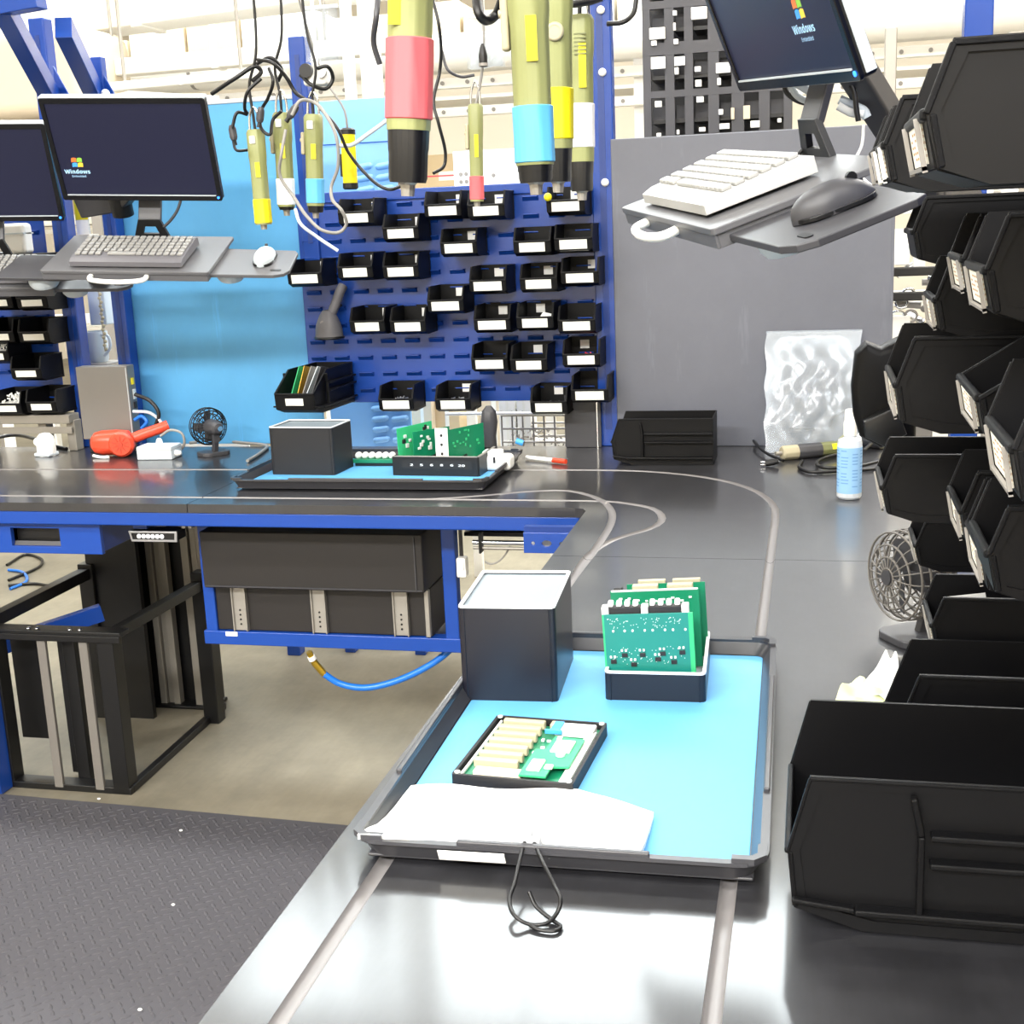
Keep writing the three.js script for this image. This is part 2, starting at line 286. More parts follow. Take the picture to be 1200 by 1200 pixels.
  for (const [a, b] of [[176, 200], [217, 245]]) { const p0 = onZ(a + 6, 740, zl).x - col.position.x, p1 = onZ(b + 6, 740, zl).x - col.position.x, w = p1 - p0, c = (p0 + p1) / 2;
    mesh('channel', [rbox(w * .3, y1 - .1, .03, .002, c - w * .32, (y1 - .1) / 2, 0), rbox(w * .25, y1 - .1, .022, .002, c, (y1 - .1) / 2, -.006), rbox(w * .3, y1 - .1, .03, .002, c + w * .33, (y1 - .1) / 2, 0)], M.channel, col); }
  mesh('column_housing', [rbox(.3, y1 - .09, .04, .003, -.03, (y1 - .09) / 2, -.05), rbox(.13, y1 - .09, .06, .003, -.19, (y1 - .09) / 2, .0)], M.steelBlack, col);
  mesh('foot', rbox(.3, .012, .1, .004, -.02, .006, -.02), M.steelBlack, col);

  // black steel lower frame
  const zf = -2.99, zr = -3.5;
  const fr = thing('lower_frame', 'black steel box frame with grey upright slats standing on concrete', 'steel frame', [onY(90, 925, 0).x, 0, onY(90, 925, 0).z]);
  const ox = fr.position.x, oz = fr.position.z, Z0 = 0;
  const yT = onZ(90, 746, oz).y, xr = onZ(152, 915, oz).x - ox - .02, xl = onZ(10, 915, oz).x - ox;
  mesh('top_bar', [rbox(xr - xl + .2, .014, .05, .003, (xr + xl) / 2 - .05, yT + .012, -.01), rbox(xr - xl + .2, .018, .008, .002, (xr + xl) / 2 - .05, yT, .018)], M.steelBlack, fr);
  for (const px of [35, 45, 83, 95]) mesh('bolt', new THREE.SphereGeometry(.007, 12, 8).scale(1, .6, 1).translate(onZ(px, 740, oz).x - ox, yT + .021, .004), M.chrome, fr);
  mesh('bottom_bar', rbox(xr - xl + .06, .02, .05, .003, (xr + xl) / 2, .01, -.01), M.steelBlack, fr);
  mesh('post', rbox(.05, yT, .05, .003, xr, yT / 2, -.01), M.steelBlack, fr);
  mesh('post', rbox(.04, yT, .05, .003, xl + .01, yT / 2, -.01), M.steelBlack, fr);
  for (const [a, b] of [[51, 72], [100, 119]]) { const p = (onZ(a, 760, oz).x + onZ(b, 900, oz).x) / 2 - ox; mesh('slat', rbox(.026, yT - .02, .012, .002, p, yT / 2, .01), M.slatGrey, fr); }
  for (const px of [85, 128]) { const p = onZ(px, 830, oz - .02).x - ox; mesh('upright', rbox(.038, yT - .02, .03, .002, p, yT / 2, -.05), M.steelBlack, fr); }
  mesh('side_bar', bar([xr + .02, .012, 0], [xr + .0, .012, zr - .1 - oz], .022, .022), M.steelBlack, fr);
  mesh('side_bar', bar([xr + .0, yT, 0], [xr + .02, yT, zr - oz], .03, .03), M.steelBlack, fr);
  mesh('side_bar', bar([xl - .02, yT + .02, 0], [xl, yT + .03, zr - oz], .035, .035), M.steelBlack, fr);
  mesh('stay', bar([xl - .1, .36, -.12], [xl + .16, .42, -.32], .03, .05), M.blue, fr);
  mesh('rear_post', rbox(.05, yT + .04, .05, .003, xr + .02, (yT + .04) / 2, zr - oz), M.steelBlack, fr);
  mesh('rear_post', rbox(.05, yT + .06, .05, .003, xl, (yT + .06) / 2, zr - oz), M.steelBlack, fr);
  for (const [a, b, y0] of [[75, 98, .0], [119, 133, .0], [24, 49, .1]]) { const u = onZ(a + (a - 60) * .06, 820, oz - .09).x - ox, v = onZ(b + 4, 820, oz - .09).x - ox; mesh('filler_plate', box(v - u, yT - .02 - y0, .006, (u + v) / 2, (yT + y0) / 2, -.09), M.steelBlack, fr); }
  { const u = onZ(112, 740, zr).x - ox, v = onZ(171, 740, zr).x - ox; mesh('dark_sheet', box(v - u, .8, .02, (u + v) / 2, .4, zr - oz), M.steelBlack, fr); }  // plain dark sheet covering the black area behind the frame

  // loose cables on the floor under the bench
  for (const [pts, m, lab] of [[[[8, 662], [30, 650], [48, 655], [46, 664], [10, 680]], M.black, 'black loose cable looping on the bright concrete under the bench'], [[[10, 686], [40, 684], [62, 686], [95, 668], [120, 650]], M.black, 'thin black cable crossing the bright floor behind the lower frame'], [[[10, 668], [25, 670], [30, 682], [12, 690]], M.hose, 'blue thin cable on the bright floor behind the lower frame']])
    tag(mesh('floor_cable', tube(pts.map(([a, b]) => onY(a, b, .008)), .007, 40, 6), m), lab, 'cable');

  // air hose with brass coupling
  const zh = -2.98, hp = [[362, 764], [368, 776], [380, 790], [398, 801], [425, 806], [455, 801], [490, 787], [520, 768], [545, 742]].map(([a, b], i) => onZ(a, b, zh - i * .01));
  const ah = thing('air_hose', 'blue plastic air hose with brass coupling hanging under the cradle', 'hose', hp[2]);
  const rel = p => p.clone().sub(ah.position);
  mesh('hose', tube(hp.slice(2).map(rel), .009, 50, 10), M.hose, ah);
  mesh('coupling', [tube([rel(hp[0]), rel(hp[1])], .008, 3, 10), tube([rel(hp[1]), rel(hp[2])], .0095, 3, 6)], M.brass, ah);
  mesh('collar', tube([rel(hp[0].clone().lerp(hp[1], .4)), rel(hp[0].clone().lerp(hp[1], .75))], .0105, 2, 10), M.white, ah);

  // bracket with holes and rods under the corner
  const zb = -2.74, b0 = onZ(614, 624, zb), b1 = onZ(668, 648, zb), bw = b1.x - b0.x, bh = b0.y - b1.y;
  const br = thing('slotted_bracket', 'blue steel bracket plate with one slot and two round holes', 'bracket', [(b0.x + b1.x) / 2, b1.y, zb]);
  const circ = (x, y, r, s = 1) => Array.from({ length: 14 }, (_, i) => [x + r * s * Math.cos(i / 14 * 6.283), y + r * Math.sin(i / 14 * 6.283)]);
  mesh('plate', extrude([[-bw / 2, 0], [bw / 2 + .05, 0], [bw / 2 + .05, bh], [-bw / 2, bh]], .004, .0008, [circ(-bw * .3, bh * .48, .005), circ(.0, bh * .48, .008, 1.5), circ(bw * .32, bh * .48, .005)]), M.blue, br);
  mesh('backing', box(bw + .04, bh * .9, .002, .02, bh / 2, -.03), M.white, br);
  mesh('hanger', box(bw + .05, HB - .024 - b1.y - bh, .02, .025, bh + (HB - .024 - b1.y - bh) / 2, -.01), M.blueDeep, br);
  const ro = thing('cable_tray_rod', 'pair of thin bright steel rods under the corner worktop', 'rod', onZ(592, 636, -2.9));
  mesh('rod', cyl(.006, .006, .16, 10).rotateZ(90 * D), M.chrome, ro); mesh('rod', cyl(.004, .004, .16, 10).rotateZ(90 * D).translate(0, -.014, 0), M.zinc, ro); mesh('rod_end', rbox(.006, .05, .03, .002, -.06, 0, 0), M.steelBlack, ro);
  mesh('rod_bracket', box(.02, .06, .02, .07, .02, -.02), M.steelBlack, ro);
  tag(mesh('dangling_wire', tube([[598, 640], [592, 650], [584, 658], [575, 661], [568, 658]].map(([a, b]) => onZ(a, b, -2.92)), .0025, 30, 6), M.cableGrey), 'thin grey wire curling below the steel rods', 'wire');
  const ps = onZ(542, 664, -2.95), pk = thing('power_socket', 'small white socket box hanging beside the blue cradle post', 'socket', ps);
  mesh('socket_body', rbox(.024, .05, .03, .004, 0, 0, 0), M.white, pk); mesh('socket_face', rbox(.016, .02, .004, .002, 0, .005, .016), M.sticker, pk); mesh('socket_stem', box(.008, .09, .008, -.004, .06, -.01), M.black, pk);
  // under-bench back sheet at the right of the cradle
  tag(mesh('cable_duct', [box(.5, .16, .02, -.72, .72, -3.5), box(.5, .012, .06, -.72, .64, -3.47)], M.steelBlack), 'black sheet-metal cable duct under the back of the corner worktop', 'cable duct');
}

{ // frame below the near worktop
  const t = thing('workbench_frame', 'blue steel frame carrying the near worktop along the aisle', 'bench frame', [.12, 0, -.9]), y1 = HB - .022;
  for (const x of [-.57, .58]) mesh('side_rail', rbox(.03, .036, 2.9, .004, x, y1 - .018, .0), M.blue, t);
  for (const z of [-1.4, 0, 1.4]) mesh('cross_rail', rbox(1.12, .036, .03, .004, 0, y1 - .018, z), M.blueDeep, t);
  for (const x of [-.55, .56]) for (const z of [-1.38, 1.38]) mesh('leg', rbox(.05, y1 - .036, .05, .004, x, (y1 - .036) / 2, z), M.blue, t);
}
// ---------------------------------------------------------------- uprights and back panels of the far station
const ZP = ZB + .0;                                    // plane of the uprights
const ord = ['first', 'second', 'third', 'fourth', 'fifth', 'sixth', 'seventh', 'eighth'];
function upright(px, py, w, y0, y1, label, bolts = []) {
  const p = onZ(px, py, ZP);
  const t = thing('frame_post', label, 'post', [p.x, y0, ZP - .02]);
  mesh('post_tube', rbox(w, y1 - y0, .05, .004, 0, (y1 - y0) / 2, 0), M.blue, t);
  mesh('slot_strip', box(w * .28, y1 - y0 - .1, .002, 0, (y1 - y0) / 2, .0255), M.blueDeep, t);
  for (const by of bolts) { const q = onZ(px, by, ZP).y - y0; mesh('bolt_cap', new THREE.SphereGeometry(.011, 14, 10).scale(1, 1, .7).translate(w * .1, q, .03), M.white, t); }
  return t;
}
const pA = upright(78, 330, .052, HB, 2.16, 'blue steel post behind the left monitor', [251]);
const pA2 = upright(146, 420, .045, HB, 1.9, 'blue steel post at the left edge of the bright blue panel', []);
const pB = upright(357, 180, .05, 1.42, 2.05, 'blue steel post behind the hanging screwdrivers', []);
const pC = upright(708, 250, .062, HB, 2.3, 'tall blue steel post between louvred panel and grey panel', [12, 85, 214]);
// overhead booms leaning forward from the left posts
function boom(px0, py0, px1, py1, z0, z1, label) {
  const a = onZ(px0, py0, z0), b = onZ(px1, py1, z1), t = thing('boom_arm', label, 'boom', a);
  mesh('beam', bar([0, 0, 0], b.clone().sub(a), .045, .06), M.blue, t);
  mesh('gusset', extrude([[0, 0], [.06, 0], [.0, .12]], .006).translate(.01, -.02, -.01), M.blue, t);
  mesh('bolt_cap', new THREE.SphereGeometry(.013, 12, 8).translate(.05, .0, .03), M.white, t);
}
boom(62, 118, 2, 6, ZP + .01, -3.2, 'blue boom arm slanting up from the post above the black monitor');
boom(112, 112, 74, 32, ZP + .01, -3.3, 'shorter blue boom arm slanting up beside the white bracket');
tag(mesh('top_rail', bar(onZ(-30, 12, -3.2), onZ(48, -2, -3.2), .05, .05), M.blue), 'blue top rail joining the slanting boom arms', 'rail');
{ const p = onZ(117, 92, ZP); const t = thing('post_stub', 'short blue post end with white bolt beside the boom', 'post', [p.x, p.y - .06, ZP]);
  mesh('stub', rbox(.035, .16, .03, .003, 0, .04, 0), M.blue, t); mesh('bolt_cap', new THREE.SphereGeometry(.012, 12, 8).translate(-.018, .07, .012), M.white, t); }

// bright blue panel
{
  const a = onZ(146, 400, ZP), b = onZ(363, 400, ZP), top = onZ(250, 118, ZP).y;
  const t = thing('blue_partition', 'plain bright blue back panel behind the keyboard arm', 'panel', [(a.x + b.x) / 2, HB, ZP - .055]);
  mesh('sheet', rbox(b.x - a.x + .01, top - HB, .012, .003, 0, (top - HB) / 2, 0), M.lightBlue, t);
  mesh('top_cap', rbox(b.x - a.x + .01, .012, .02, .003, 0, top - HB, 0), M.paleGrey, t);
}
// grey panel at the right
{
  const a = onZ(719, 300, ZP), b = onZ(1046, 300, ZP), top = onZ(874, 154.5, ZP).y;
  const t = thing('grey_partition', 'tall plain dark grey back panel at the corner of the bench', 'panel', [(a.x + b.x) / 2, HB, ZP + .002]);
  mesh('sheet', rbox(b.x - a.x, top - HB, .014, .003, 0, (top - HB) / 2, 0), M.greyPanel, t);
  mesh('edge_trim', rbox(.008, top - HB, .018, .003, (b.x - a.x) / 2, (top - HB) / 2, 0), M.greyPanel, t);
}
// ---------------------------------------------------------------- louvred panel
const ZL = ZP - .012;
const louverGeo = (() => {                              // one pressed-out louver: a sloping hood open at its top
  const w = .046, h = .013, d = .013, g = new THREE.BufferGeometry();
  const p = [[-w / 2, h, 0], [w / 2, h, 0], [w / 2 - .003, h * .9, d], [-w / 2 + .003, h * .9, d], [-w / 2, 0, 0], [w / 2, 0, 0]];
  const f = [[0, 3, 2], [0, 2, 1], [3, 4, 5], [3, 5, 2], [0, 4, 3], [1, 2, 5]];
  g.setAttribute('position', new THREE.Float32BufferAttribute(f.flat().flatMap(i => p[i]), 3)); g.computeVertexNormals();
  return join([g, cyl(.0018, .0018, w - .005, 8).rotateZ(90 * D).translate(0, h * .92, d), bar([w / 2 - .003, h * .9, d], [w / 2, .002, .001], .002, .002, .0005), bar([w / 2 - .003, h * .92, d], [w / 2, h, 0], .002, .002, .0005)]);
})();
function louvredPanel(x0, x1, y0, y1, z, mat, label, rows, cols, lg = louverGeo) {
  const t = thing('louvred_panel', label, 'louvred panel', [(x0 + x1) / 2, y0, z]), W = x1 - x0, H = y1 - y0;
  mesh('sheet', rbox(W, H, .008, .003, 0, H / 2, 0), mat, t);
  mesh('top_flange', rbox(W, .03, .018, .003, 0, H - .015, .004), mat, t);
  for (let r = 0; r < rows; r++) for (let c = 0; c < cols; c++) mesh('louver', lg, mat, t, [-W / 2 + W * (c + .5) / cols, .03 + (H - .08) * r / (rows - 1), .004]);
  return t;
}
const Lx0 = onZ(361, 420, ZL).x, Lx1 = onZ(700, 300, ZL).x, Ly0 = onZ(560, 470, ZL).y, Ly1 = onZ(540, 218, ZL).y;
louvredPanel(Lx0, Lx1, Ly0, Ly1, ZL, M.blue, 'royal blue louvred steel panel carrying rows of small black bins', 12, 12);

// ---------------------------------------------------------------- plastic hopper bins
const binCache = new Map();
// front looks along +z; origin at the middle of the bottom back edge
function binShape(L, W, H, ribs, slant = .17) {
  const key = [L, W, H, ribs, slant].map(v => v.toFixed ? v.toFixed(3) : v).join();
  if (binCache.has(key)) return binCache.get(key);
  const T = .0026, S = H * slant / .62, lip = H * .5, C = Math.min(L * .25, H * .45);
  const prof = [[0, 0], [L - C, 0], [L - .006, H * .13], [L, lip], [L - S * .62, H], [0, H]];
  const gs = [];
  for (const s of [-1, 1]) {
    gs.push(mv(extrude(prof, T), s * W / 2 + (s > 0 ? 0 : T), 0, 0, 0, -90 * D, 0));
    // rolled rim along the open edge
    const rim = (a, b) => gs.push(bar([s * (W / 2 + .0008), a[1], a[0]], [s * (W / 2 + .0008), b[1], b[0]], .0042, .0032, .001));
    { const c = prof.reduce((q, p) => [q[0] + p[0] / prof.length, q[1] + p[1] / prof.length], [0, 0]), k = Math.min(.011, H * .1), inner = prof.map(([z, y]) => [z + Math.sign(c[0] - z) * k, y + Math.sign(c[1] - y) * k]); inner[3][1] = lip + k * .2; inner[2][1] = H * .13 + k * .5; gs.push(mv(extrude(prof, .0014, 0, [inner]), s > 0 ? W / 2 + .0014 : -W / 2, 0, 0, 0, -90 * D, 0)); }
    rim([L, lip], [L - S * .62, H - .002]); rim([L - S * .62, H - .002], [0, H - .002]); rim([L - .003, lip], [L - .008, H * .13]);
    if (ribs) { const e = s * (W / 2 + .0065);
      for (const v of [.5, .68]) gs.push(rbox(.014, .006, L * .66, .002, e, H * v, L * .34, 1));
      gs.push(bar([e, H * .16, L * .69], [e, H * .68, L * .69], .01, .006)); gs.push(bar([e, H * .68, L * .69], [e, H * .92, L * .71], .01, .006)); gs.push(bar([e, H * .16, 0], [e, H * .16, L * .84], .014, .006)); gs.push(bar([e, H * .16, L * .84], [e, H * .2, L - .004], .008, .005));
      gs.push(box(.01, .008, L * .7, e - s * .014, .004, L * .36)); }
  }
  const plate = (a, b) => gs.push(bar([0, a[1], a[0]], [0, b[1], b[0]], W - .002, T, .0005));
  plate([0, .0013], [L - C, .0013]); plate([L - C, .0013], [L - .006, H * .13]); plate([L - .006, H * .13], [L - .001, lip]);
  gs.push(box(W - .002, H, T, 0, H / 2, T / 2));
  gs.push(bar([-W / 2, lip, L], [W / 2, lip, L], .006, .006, .002));
  const r = { geo: join(gs), lip, L, W, H, tilt: Math.atan2(.005, lip - H * .13) };
  binCache.set(key, r); return r;
}
const labelGeo = new Map();
function bin(pos, L, W, H, opts = {}) {
  const b = binShape(L, W, H, !!opts.ribs, opts.slant);
  const t = thing('storage_bin', opts.label, 'bin', pos, opts.turn || 0, opts.group);
  mesh('bin_shell', b.geo, M.bin, t);
  const lw = opts.lw || W * .66, lh = opts.lh || Math.min(.028, b.lip * .66);
  if (opts.card !== false) {
    const k = lw.toFixed(3) + lh.toFixed(3); if (!labelGeo.has(k)) labelGeo.set(k, box(lw, lh, .001));
    mesh('label_card', labelGeo.get(k), opts.cardMat || M.card, t, [0, H * .13 + (b.lip - H * .13) * .5, L - .0012], [b.tilt, 0, 0]);
    if (opts.holder) mesh('label_holder', [box(lw + .008, .002, .0025, 0, .002, 0), box(.002, lh + .006, .0025, -lw / 2 - .003, lh / 2 + .003, 0), box(.002, lh + .006, .0025, lw / 2 + .003, lh / 2 + .003, 0)], opts.holderMat || M.grey, t, [0, H * .13 + (b.lip - H * .13) * .5 - lh / 2 - .004, L - .0016], [b.tilt, 0, 0]);
  }
  if (opts.sticker) mesh('part_sticker', box(.026, .024, .001, opts.sticker * W * .2, H * .72, .004), M.sticker, t);
  return t;
}
function pile(pos, w, d, h, mat, n, label, cat, turn = 0) {          // a heap of small parts that nobody could count
  const gs = []; for (let i = 0; i < n; i++) { const u = rnd(-.5, .5), v = rnd(-.5, .5); gs.push(mv(rnd() < .5 ? cyl(.0022, .0022, .012, 5) : box(.006, .004, .009), u * w, h * (1 - (u * u + v * v) * 1.6) * rnd(.5, 1), v * d, rnd(0, 3), rnd(0, 3), rnd(0, 3))); }
  gs.push(box(w, h * .3, d, 0, h * .15, 0));
  const m = mesh(label[0], gs, mat, scene, pos); m.rotation.y = turn; return tag(m, label[1], cat, null, 'stuff');
}
{
  // [label centre x, label centre y, left px, right px, sticker, contents]
  const B = [[235, 165, 175, 285, 1], [390, 220, 325, 450, 1], [530, 140, 470, 600, 1], [690, 140, 620, 755, .5], [955, 125, 890, 1045, .3],
  [590, 272, 528, 655, .4], [850, 268, 785, 915, 0], [990, 258, 925, 1065, 0, 'z'],
  [45, 380, -5, 105, .8], [228, 357, 165, 290, 1], [385, 355, 325, 450, 1], [693, 405, 628, 760, .2], [870, 398, 805, 940, .2], [1020, 376, 950, 1085, .8],
  [543, 475, 480, 610, .6], [270, 548, 205, 335, 1], [415, 548, 350, 475, 1], [705, 542, 643, 775, .2], [853, 535, 795, 925, -.4, 'w'], [1005, 545, 938, 1075, 0, 'g'],
  [697, 680, 635, 765, 0], [838, 683, 772, 905, .1], [1018, 665, 955, 1090, -.5, 'r'], [370, 822, 308, 435, 0, 'z'], [570, 822, 508, 635, .5, 'z'], [905, 832, 842, 975, .3, 'g'], [1050, 790, 985, 1120, 0]];
  const names = [
    'small black bin with a long white label, topmost beside the screwdriver cable', 'black bin just below and right of the cable loop', 'black bin holding a white sticker beneath the red-tipped nose tool', 'black bin directly under the thin screwdriver with red tip', 'black bin in the top corner with a yellow ball before it',
    'lone black bin below the thin red-tipped screwdriver', 'empty black bin beneath the blue-banded screwdriver', 'black bin of pale screws beneath the white-banded screwdriver',
    'black bin overhanging the bright blue panel beside the mouse platform', 'black bin hung just above the grey hand scanner', 'black bin right of the one above the hand scanner', 'black bin with centred square sticker, middle of the third row', 'black bin with a wide white label between two third-row neighbours', 'black bin next to the blue post in the third row',
    'single black bin with square sticker between the scanner pair and right columns', 'black bin nearest the grey hand scanner at its height', 'black bin second from the grey hand scanner at its height', 'black bin with torn white label in the fourth row', 'black bin with paper slips inside in the fourth row', 'black bin of dark parts beside the blue post, fourth row',
    'black hopper bin showing its sloping side, fifth row', 'black bin with a large blank white label, fifth row', 'black bin holding red parts near the blue post', 'black bin of small screws at the panel foot above the circuit boards', 'black bin of screws at the panel foot with square sticker', 'black bin of shiny parts hung below the panel edge', 'black bin hung lowest against the blue post above the grey upright'];
  B.forEach(([lx, ly, a, b, st, c], i) => {
    const z = ZL + .012, L = .13, zf = z + L, x0 = onZ(340 + a / 3, 200 + ly / 3, zf).x, x1 = onZ(340 + b / 3, 200 + ly / 3, zf).x, W = .1, H = .078;
    const y = onZ(340 + lx / 3, 200 + ly / 3, zf).y - (H * .13 + H * .185);
    const pos = [(x0 + x1) / 2, y, z];
    bin(pos, L, W, H, { label: names[i], group: 'small bins on the blue louvred panel', sticker: st, holder: false, lw: .072 + (i % 3) * .004, lh: .027, slant: .3 });
    const pp = [pos[0], y + .006, z + L * .55];
    if (c === 'z') pile(pp, W * .8, L * .7, .03, M.screwPile, 60, ['screw_pile', ['', '', '', '', '', '', '', 'heap of pale screws in the bin under the white-banded screwdriver'][i] || (i === 23 ? 'heap of small screws in the bin above the circuit boards' : 'heap of screws in the stickered bin at the panel foot')], 'screws');
    if (c === 'g') pile(pp, W * .8, L * .7, .026, M.darkGrey, 50, ['small_parts', i === 19 ? 'heap of dark small parts in the fourth-row bin by the post' : 'heap of dark shiny parts in the bin below the panel edge'], 'small parts');
    if (c === 'r') pile(pp, W * .8, L * .6, .034, M.redParts, 50, ['small_parts', 'heap of red small parts in the bin near the post'], 'small parts');
    if (c === 'w') tag(mesh('paper_slip', [mv(box(.05, .001, .03), 0, 0, 0, .5, .2, .2), mv(box(.04, .001, .03), .01, .008, -.02, .7, -.3, 0)], M.paper, scene, [pp[0] + .01, pp[1] + .02, pp[2]]), 'white paper slips inside the fourth-row bin', 'paper');
  });
  tag(mesh('yellow_ball', new THREE.SphereGeometry(.011, 16, 12), M.yellow, scene, onZ(642, 231, ZL + .16)), 'small yellow ball tip in front of the top corner bin', 'knob');
}
// grey hand scanner hung on the louvred panel
{
  const p = onZ(385, 380, ZL + .06), t = thing('hand_scanner', 'grey hand-held barcode scanner hung on the louvred panel', 'scanner', p);
  const s = 1.35;
  mesh('scanner_head', turned([[0, -.03], [.026, -.03], [.031, -.026], [.03, -.012], [.027, .002], [.019, .02], [.012, .03], [0, .032]].map(q => q.map(v => v * s)), 24).scale(1, 1, .9), M.caseGrey, t);
  mesh('bumper', new THREE.TorusGeometry(.031 * s, .004, 8, 24).rotateX(90 * D).translate(0, -.029 * s, 0).scale(1, 1, .9), M.black, t);
  mesh('handle', tube([[.006, .018, 0], [.018, .045, -.006], [.03, .075, -.012], [.036, .088, -.02]].map(q => q.map(v => v * 1.25)), .0145, 18, 12), M.caseGrey, t);
  mesh('window', new THREE.SphereGeometry(.012, 14, 10).scale(1, 1.2, .4).translate(-.006, .0, .026), M.grey, t);
  mesh('hook', bar([.02, .05, -.02], [.02, .05, -.062], .012, .01), M.black, t);
}
// larger bin of boards on the bench beside the blue panel
{
  const zf = -3.36, a = onZ(322, 470, zf), b = onZ(373, 470, zf), yb = onZ(345, 487, zf).y;
  const t = bin([(a.x + b.x) / 2 + .012, yb, ZL + .012], zf - ZL - .012, .118, .12, { label: 'black open bin of upright circuit boards behind the dark box', turn: -4 * D, lw: .055, lh: .02, ribs: true, slant: .8 });
  for (const [x, m, r] of [[-.03, M.pcbEdge, .06], [-.012, M.gold, .1], [.006, M.grey, .02], [.022, M.paleGrey, -.06], [.036, M.darkGrey, .0]])
    tag(mesh('circuit_board', box(.0022, .1, .16), m, scene, V(x, .068, .13).applyAxisAngle(V(0, 1, 0), -4 * D).add(t.position), [-.2, -4 * D, r - .35]), ['green board edge standing in the black bin', 'yellow board standing in the black bin', 'grey board standing in the black bin', 'pale antistatic sheet standing in the black bin', 'dark plate standing in the black bin'][[-.03, -.012, .006, .022, .036].indexOf(x)], 'circuit board', 'boards in the black bin');
}
// dark upright plate and clear strip below the last bins
{
  const a = onZ(664, 500, ZP), b = onZ(706, 500, ZP), top = onZ(685, 470, ZP).y;
  const t = thing('upright_plate', 'dark grey upright plate below the lowest bins by the blue post', 'plate', [(a.x + b.x) / 2, HB, ZP + .02]);
  mesh('plate', rbox(b.x - a.x, top - HB + .02, .008, .002, 0, (top - HB + .02) / 2, 0), M.darkGrey, t);
  mesh('bright_edge', box(.003, top - HB, .01, (b.x - a.x) * .4, (top - HB) / 2, .003), M.chrome, t);
}
// ---------------------------------------------------------------- trays on casters and what they carry
const TW = .43, TD = .69, MATY = HB + .0092;
function cartTray(pos, turn, label) {
  const t = thing('cart_tray', label, 'tray', pos, turn);
  const w = TW, d = TD, y0 = .006, y1 = .028;                       // walls lean outward by k
  mesh('pan', rbox(w - .03, .004, d - .03, .002, 0, y0 - .0002, 0), M.tray, t);
  const ring = (o, i) => mv(extrude(rrect(w + o, d + o, .03), i, 0, [rrect(w + o - .018, d + o - .018, .024)]), 0, 0, 0, -90 * D);
  // leaning walls
  const wall = []; const A = rrect(w - .03, d - .03, .02, 4), Bp = rrect(w - .006, d - .006, .028, 4), n = A.length, P = [];
  const skin = (a, ya, b, yb) => { for (let i = 0; i < n; i++) { const j = (i + 1) % n; P.push(a[i][0], ya, a[i][1], b[j][0], yb, b[j][1], a[j][0], ya, a[j][1], a[i][0], ya, a[i][1], b[i][0], yb, b[i][1], b[j][0], yb, b[j][1]); } };
  skin(A, y0, Bp, y1);
  const A2 = rrect(w - .038, d - .038, .018, 4), B2 = rrect(w - .016, d - .016, .024, 4);
  for (let i = 0; i < n; i++) { const j = (i + 1) % n; P.push(A2[i][0], y0 + .004, A2[i][1], A2[j][0], y0 + .004, A2[j][1], B2[j][0], y1, B2[j][1], A2[i][0], y0 + .004, A2[i][1], B2[j][0], y1, B2[j][1], B2[i][0], y1, B2[i][1]); }
  const g = new THREE.BufferGeometry(); g.setAttribute('position', new THREE.Float32BufferAttribute(P, 3)); g.computeVertexNormals();
  mesh('wall', toCreasedNormals(clean(g), .5), M.tray, t);
  mesh('rim', ring(0, .004).translate(0, y1 - .002, 0), M.tray, t);
  // raised stacking lips along the sides and at the corners
  for (const s of [-1, 1]) {
    mesh('stacking_lip', rbox(w * .46, .007, .007, .002, 0, y1 + .003, s * (d / 2 - .005)), M.tray, t);
    mesh('stacking_lip', rbox(.007, .007, d * .52, .002, s * (w / 2 - .005), y1 + .003, 0), M.tray, t);
    for (const u of [-1, 1]) { const X = s * (w / 2 - .002), Z = u * (d / 2 - .002);
      mesh('corner_guard', flat([[X, Z - u * .034], [X, Z - u * .012], [X - s * .012, Z], [X - s * .034, Z], [X - s * .034, Z - u * .009], [X - s * .015, Z - u * .009], [X - s * .009, Z - u * .015], [X - s * .009, Z - u * .034]], y1, y1 + .0065), M.tray, t);
      mesh('foot', turned([[0, 0], [.01, 0], [.012, .003], [.012, y0], [0, y0]], 16).translate(s * (w / 2 - .06), 0, u * (d / 2 - .09)), M.grey, t); }
  }
  mesh('liner', rbox(w - .04, .002, d - .04, .001, 0, y0 + .0022, 0), M.mat, t);
  return t;
}
const nearTray = cartTray([-.257, HB, -1.497], .9 * D, 'charcoal tray with bright blue liner standing on the near worktop');
const farTray = cartTray([-1.122, HB, -3.2], 90 * D, 'charcoal tray on small casters standing on the far worktop');

// extruded enclosure: rounded black sleeve with a pale rim and sunk pale cover
function sleeve(name, label, pos, w, h, d, turn, mat, cover = true) {
  const t = thing(name, label, 'enclosure', pos, turn);
  const o = rrect(w, d, .006, 3), i = rrect(w - .007, d - .007, .004, 3);
  mesh('sleeve', [mv(extrude(o, h - .0025, 0, [i]), 0, 0, 0, -90 * D), box(w - .006, .003, d - .006, 0, .0015, 0)], mat, t);
  mesh('rim', mv(extrude(rrect(w - .0006, d - .0006, .006, 3), .0022, .0004, [rrect(w - .0085, d - .0085, .004, 3)]), 0, h - .0028, 0, -90 * D), M.silverRim, t);
  if (cover) mesh('cover', box(w - .0075, .002, d - .0075, 0, h - .006, 0), M.cover, t);
  for (const s of [-1, 1]) for (const u of [-1, 1]) mesh('corner_bead', cyl(.0012, .0012, h - .003, 6, s * (w / 2 - .008), (h - .003) / 2, u * (d / 2 + .0002)), mat, t);
  return t;
}
sleeve('enclosure_sleeve', 'tall black box with pale rim and light grey top on blue liner', [-.405, MATY + .0002, -1.695], .133, .135, .182, 3.5 * D, M.navyBox);
sleeve('enclosure_sleeve', 'dark box with pale top standing in the far tray', [-1.325, MATY + .0002, -3.22], .185, .13, .13, -3 * D, M.blackMat);

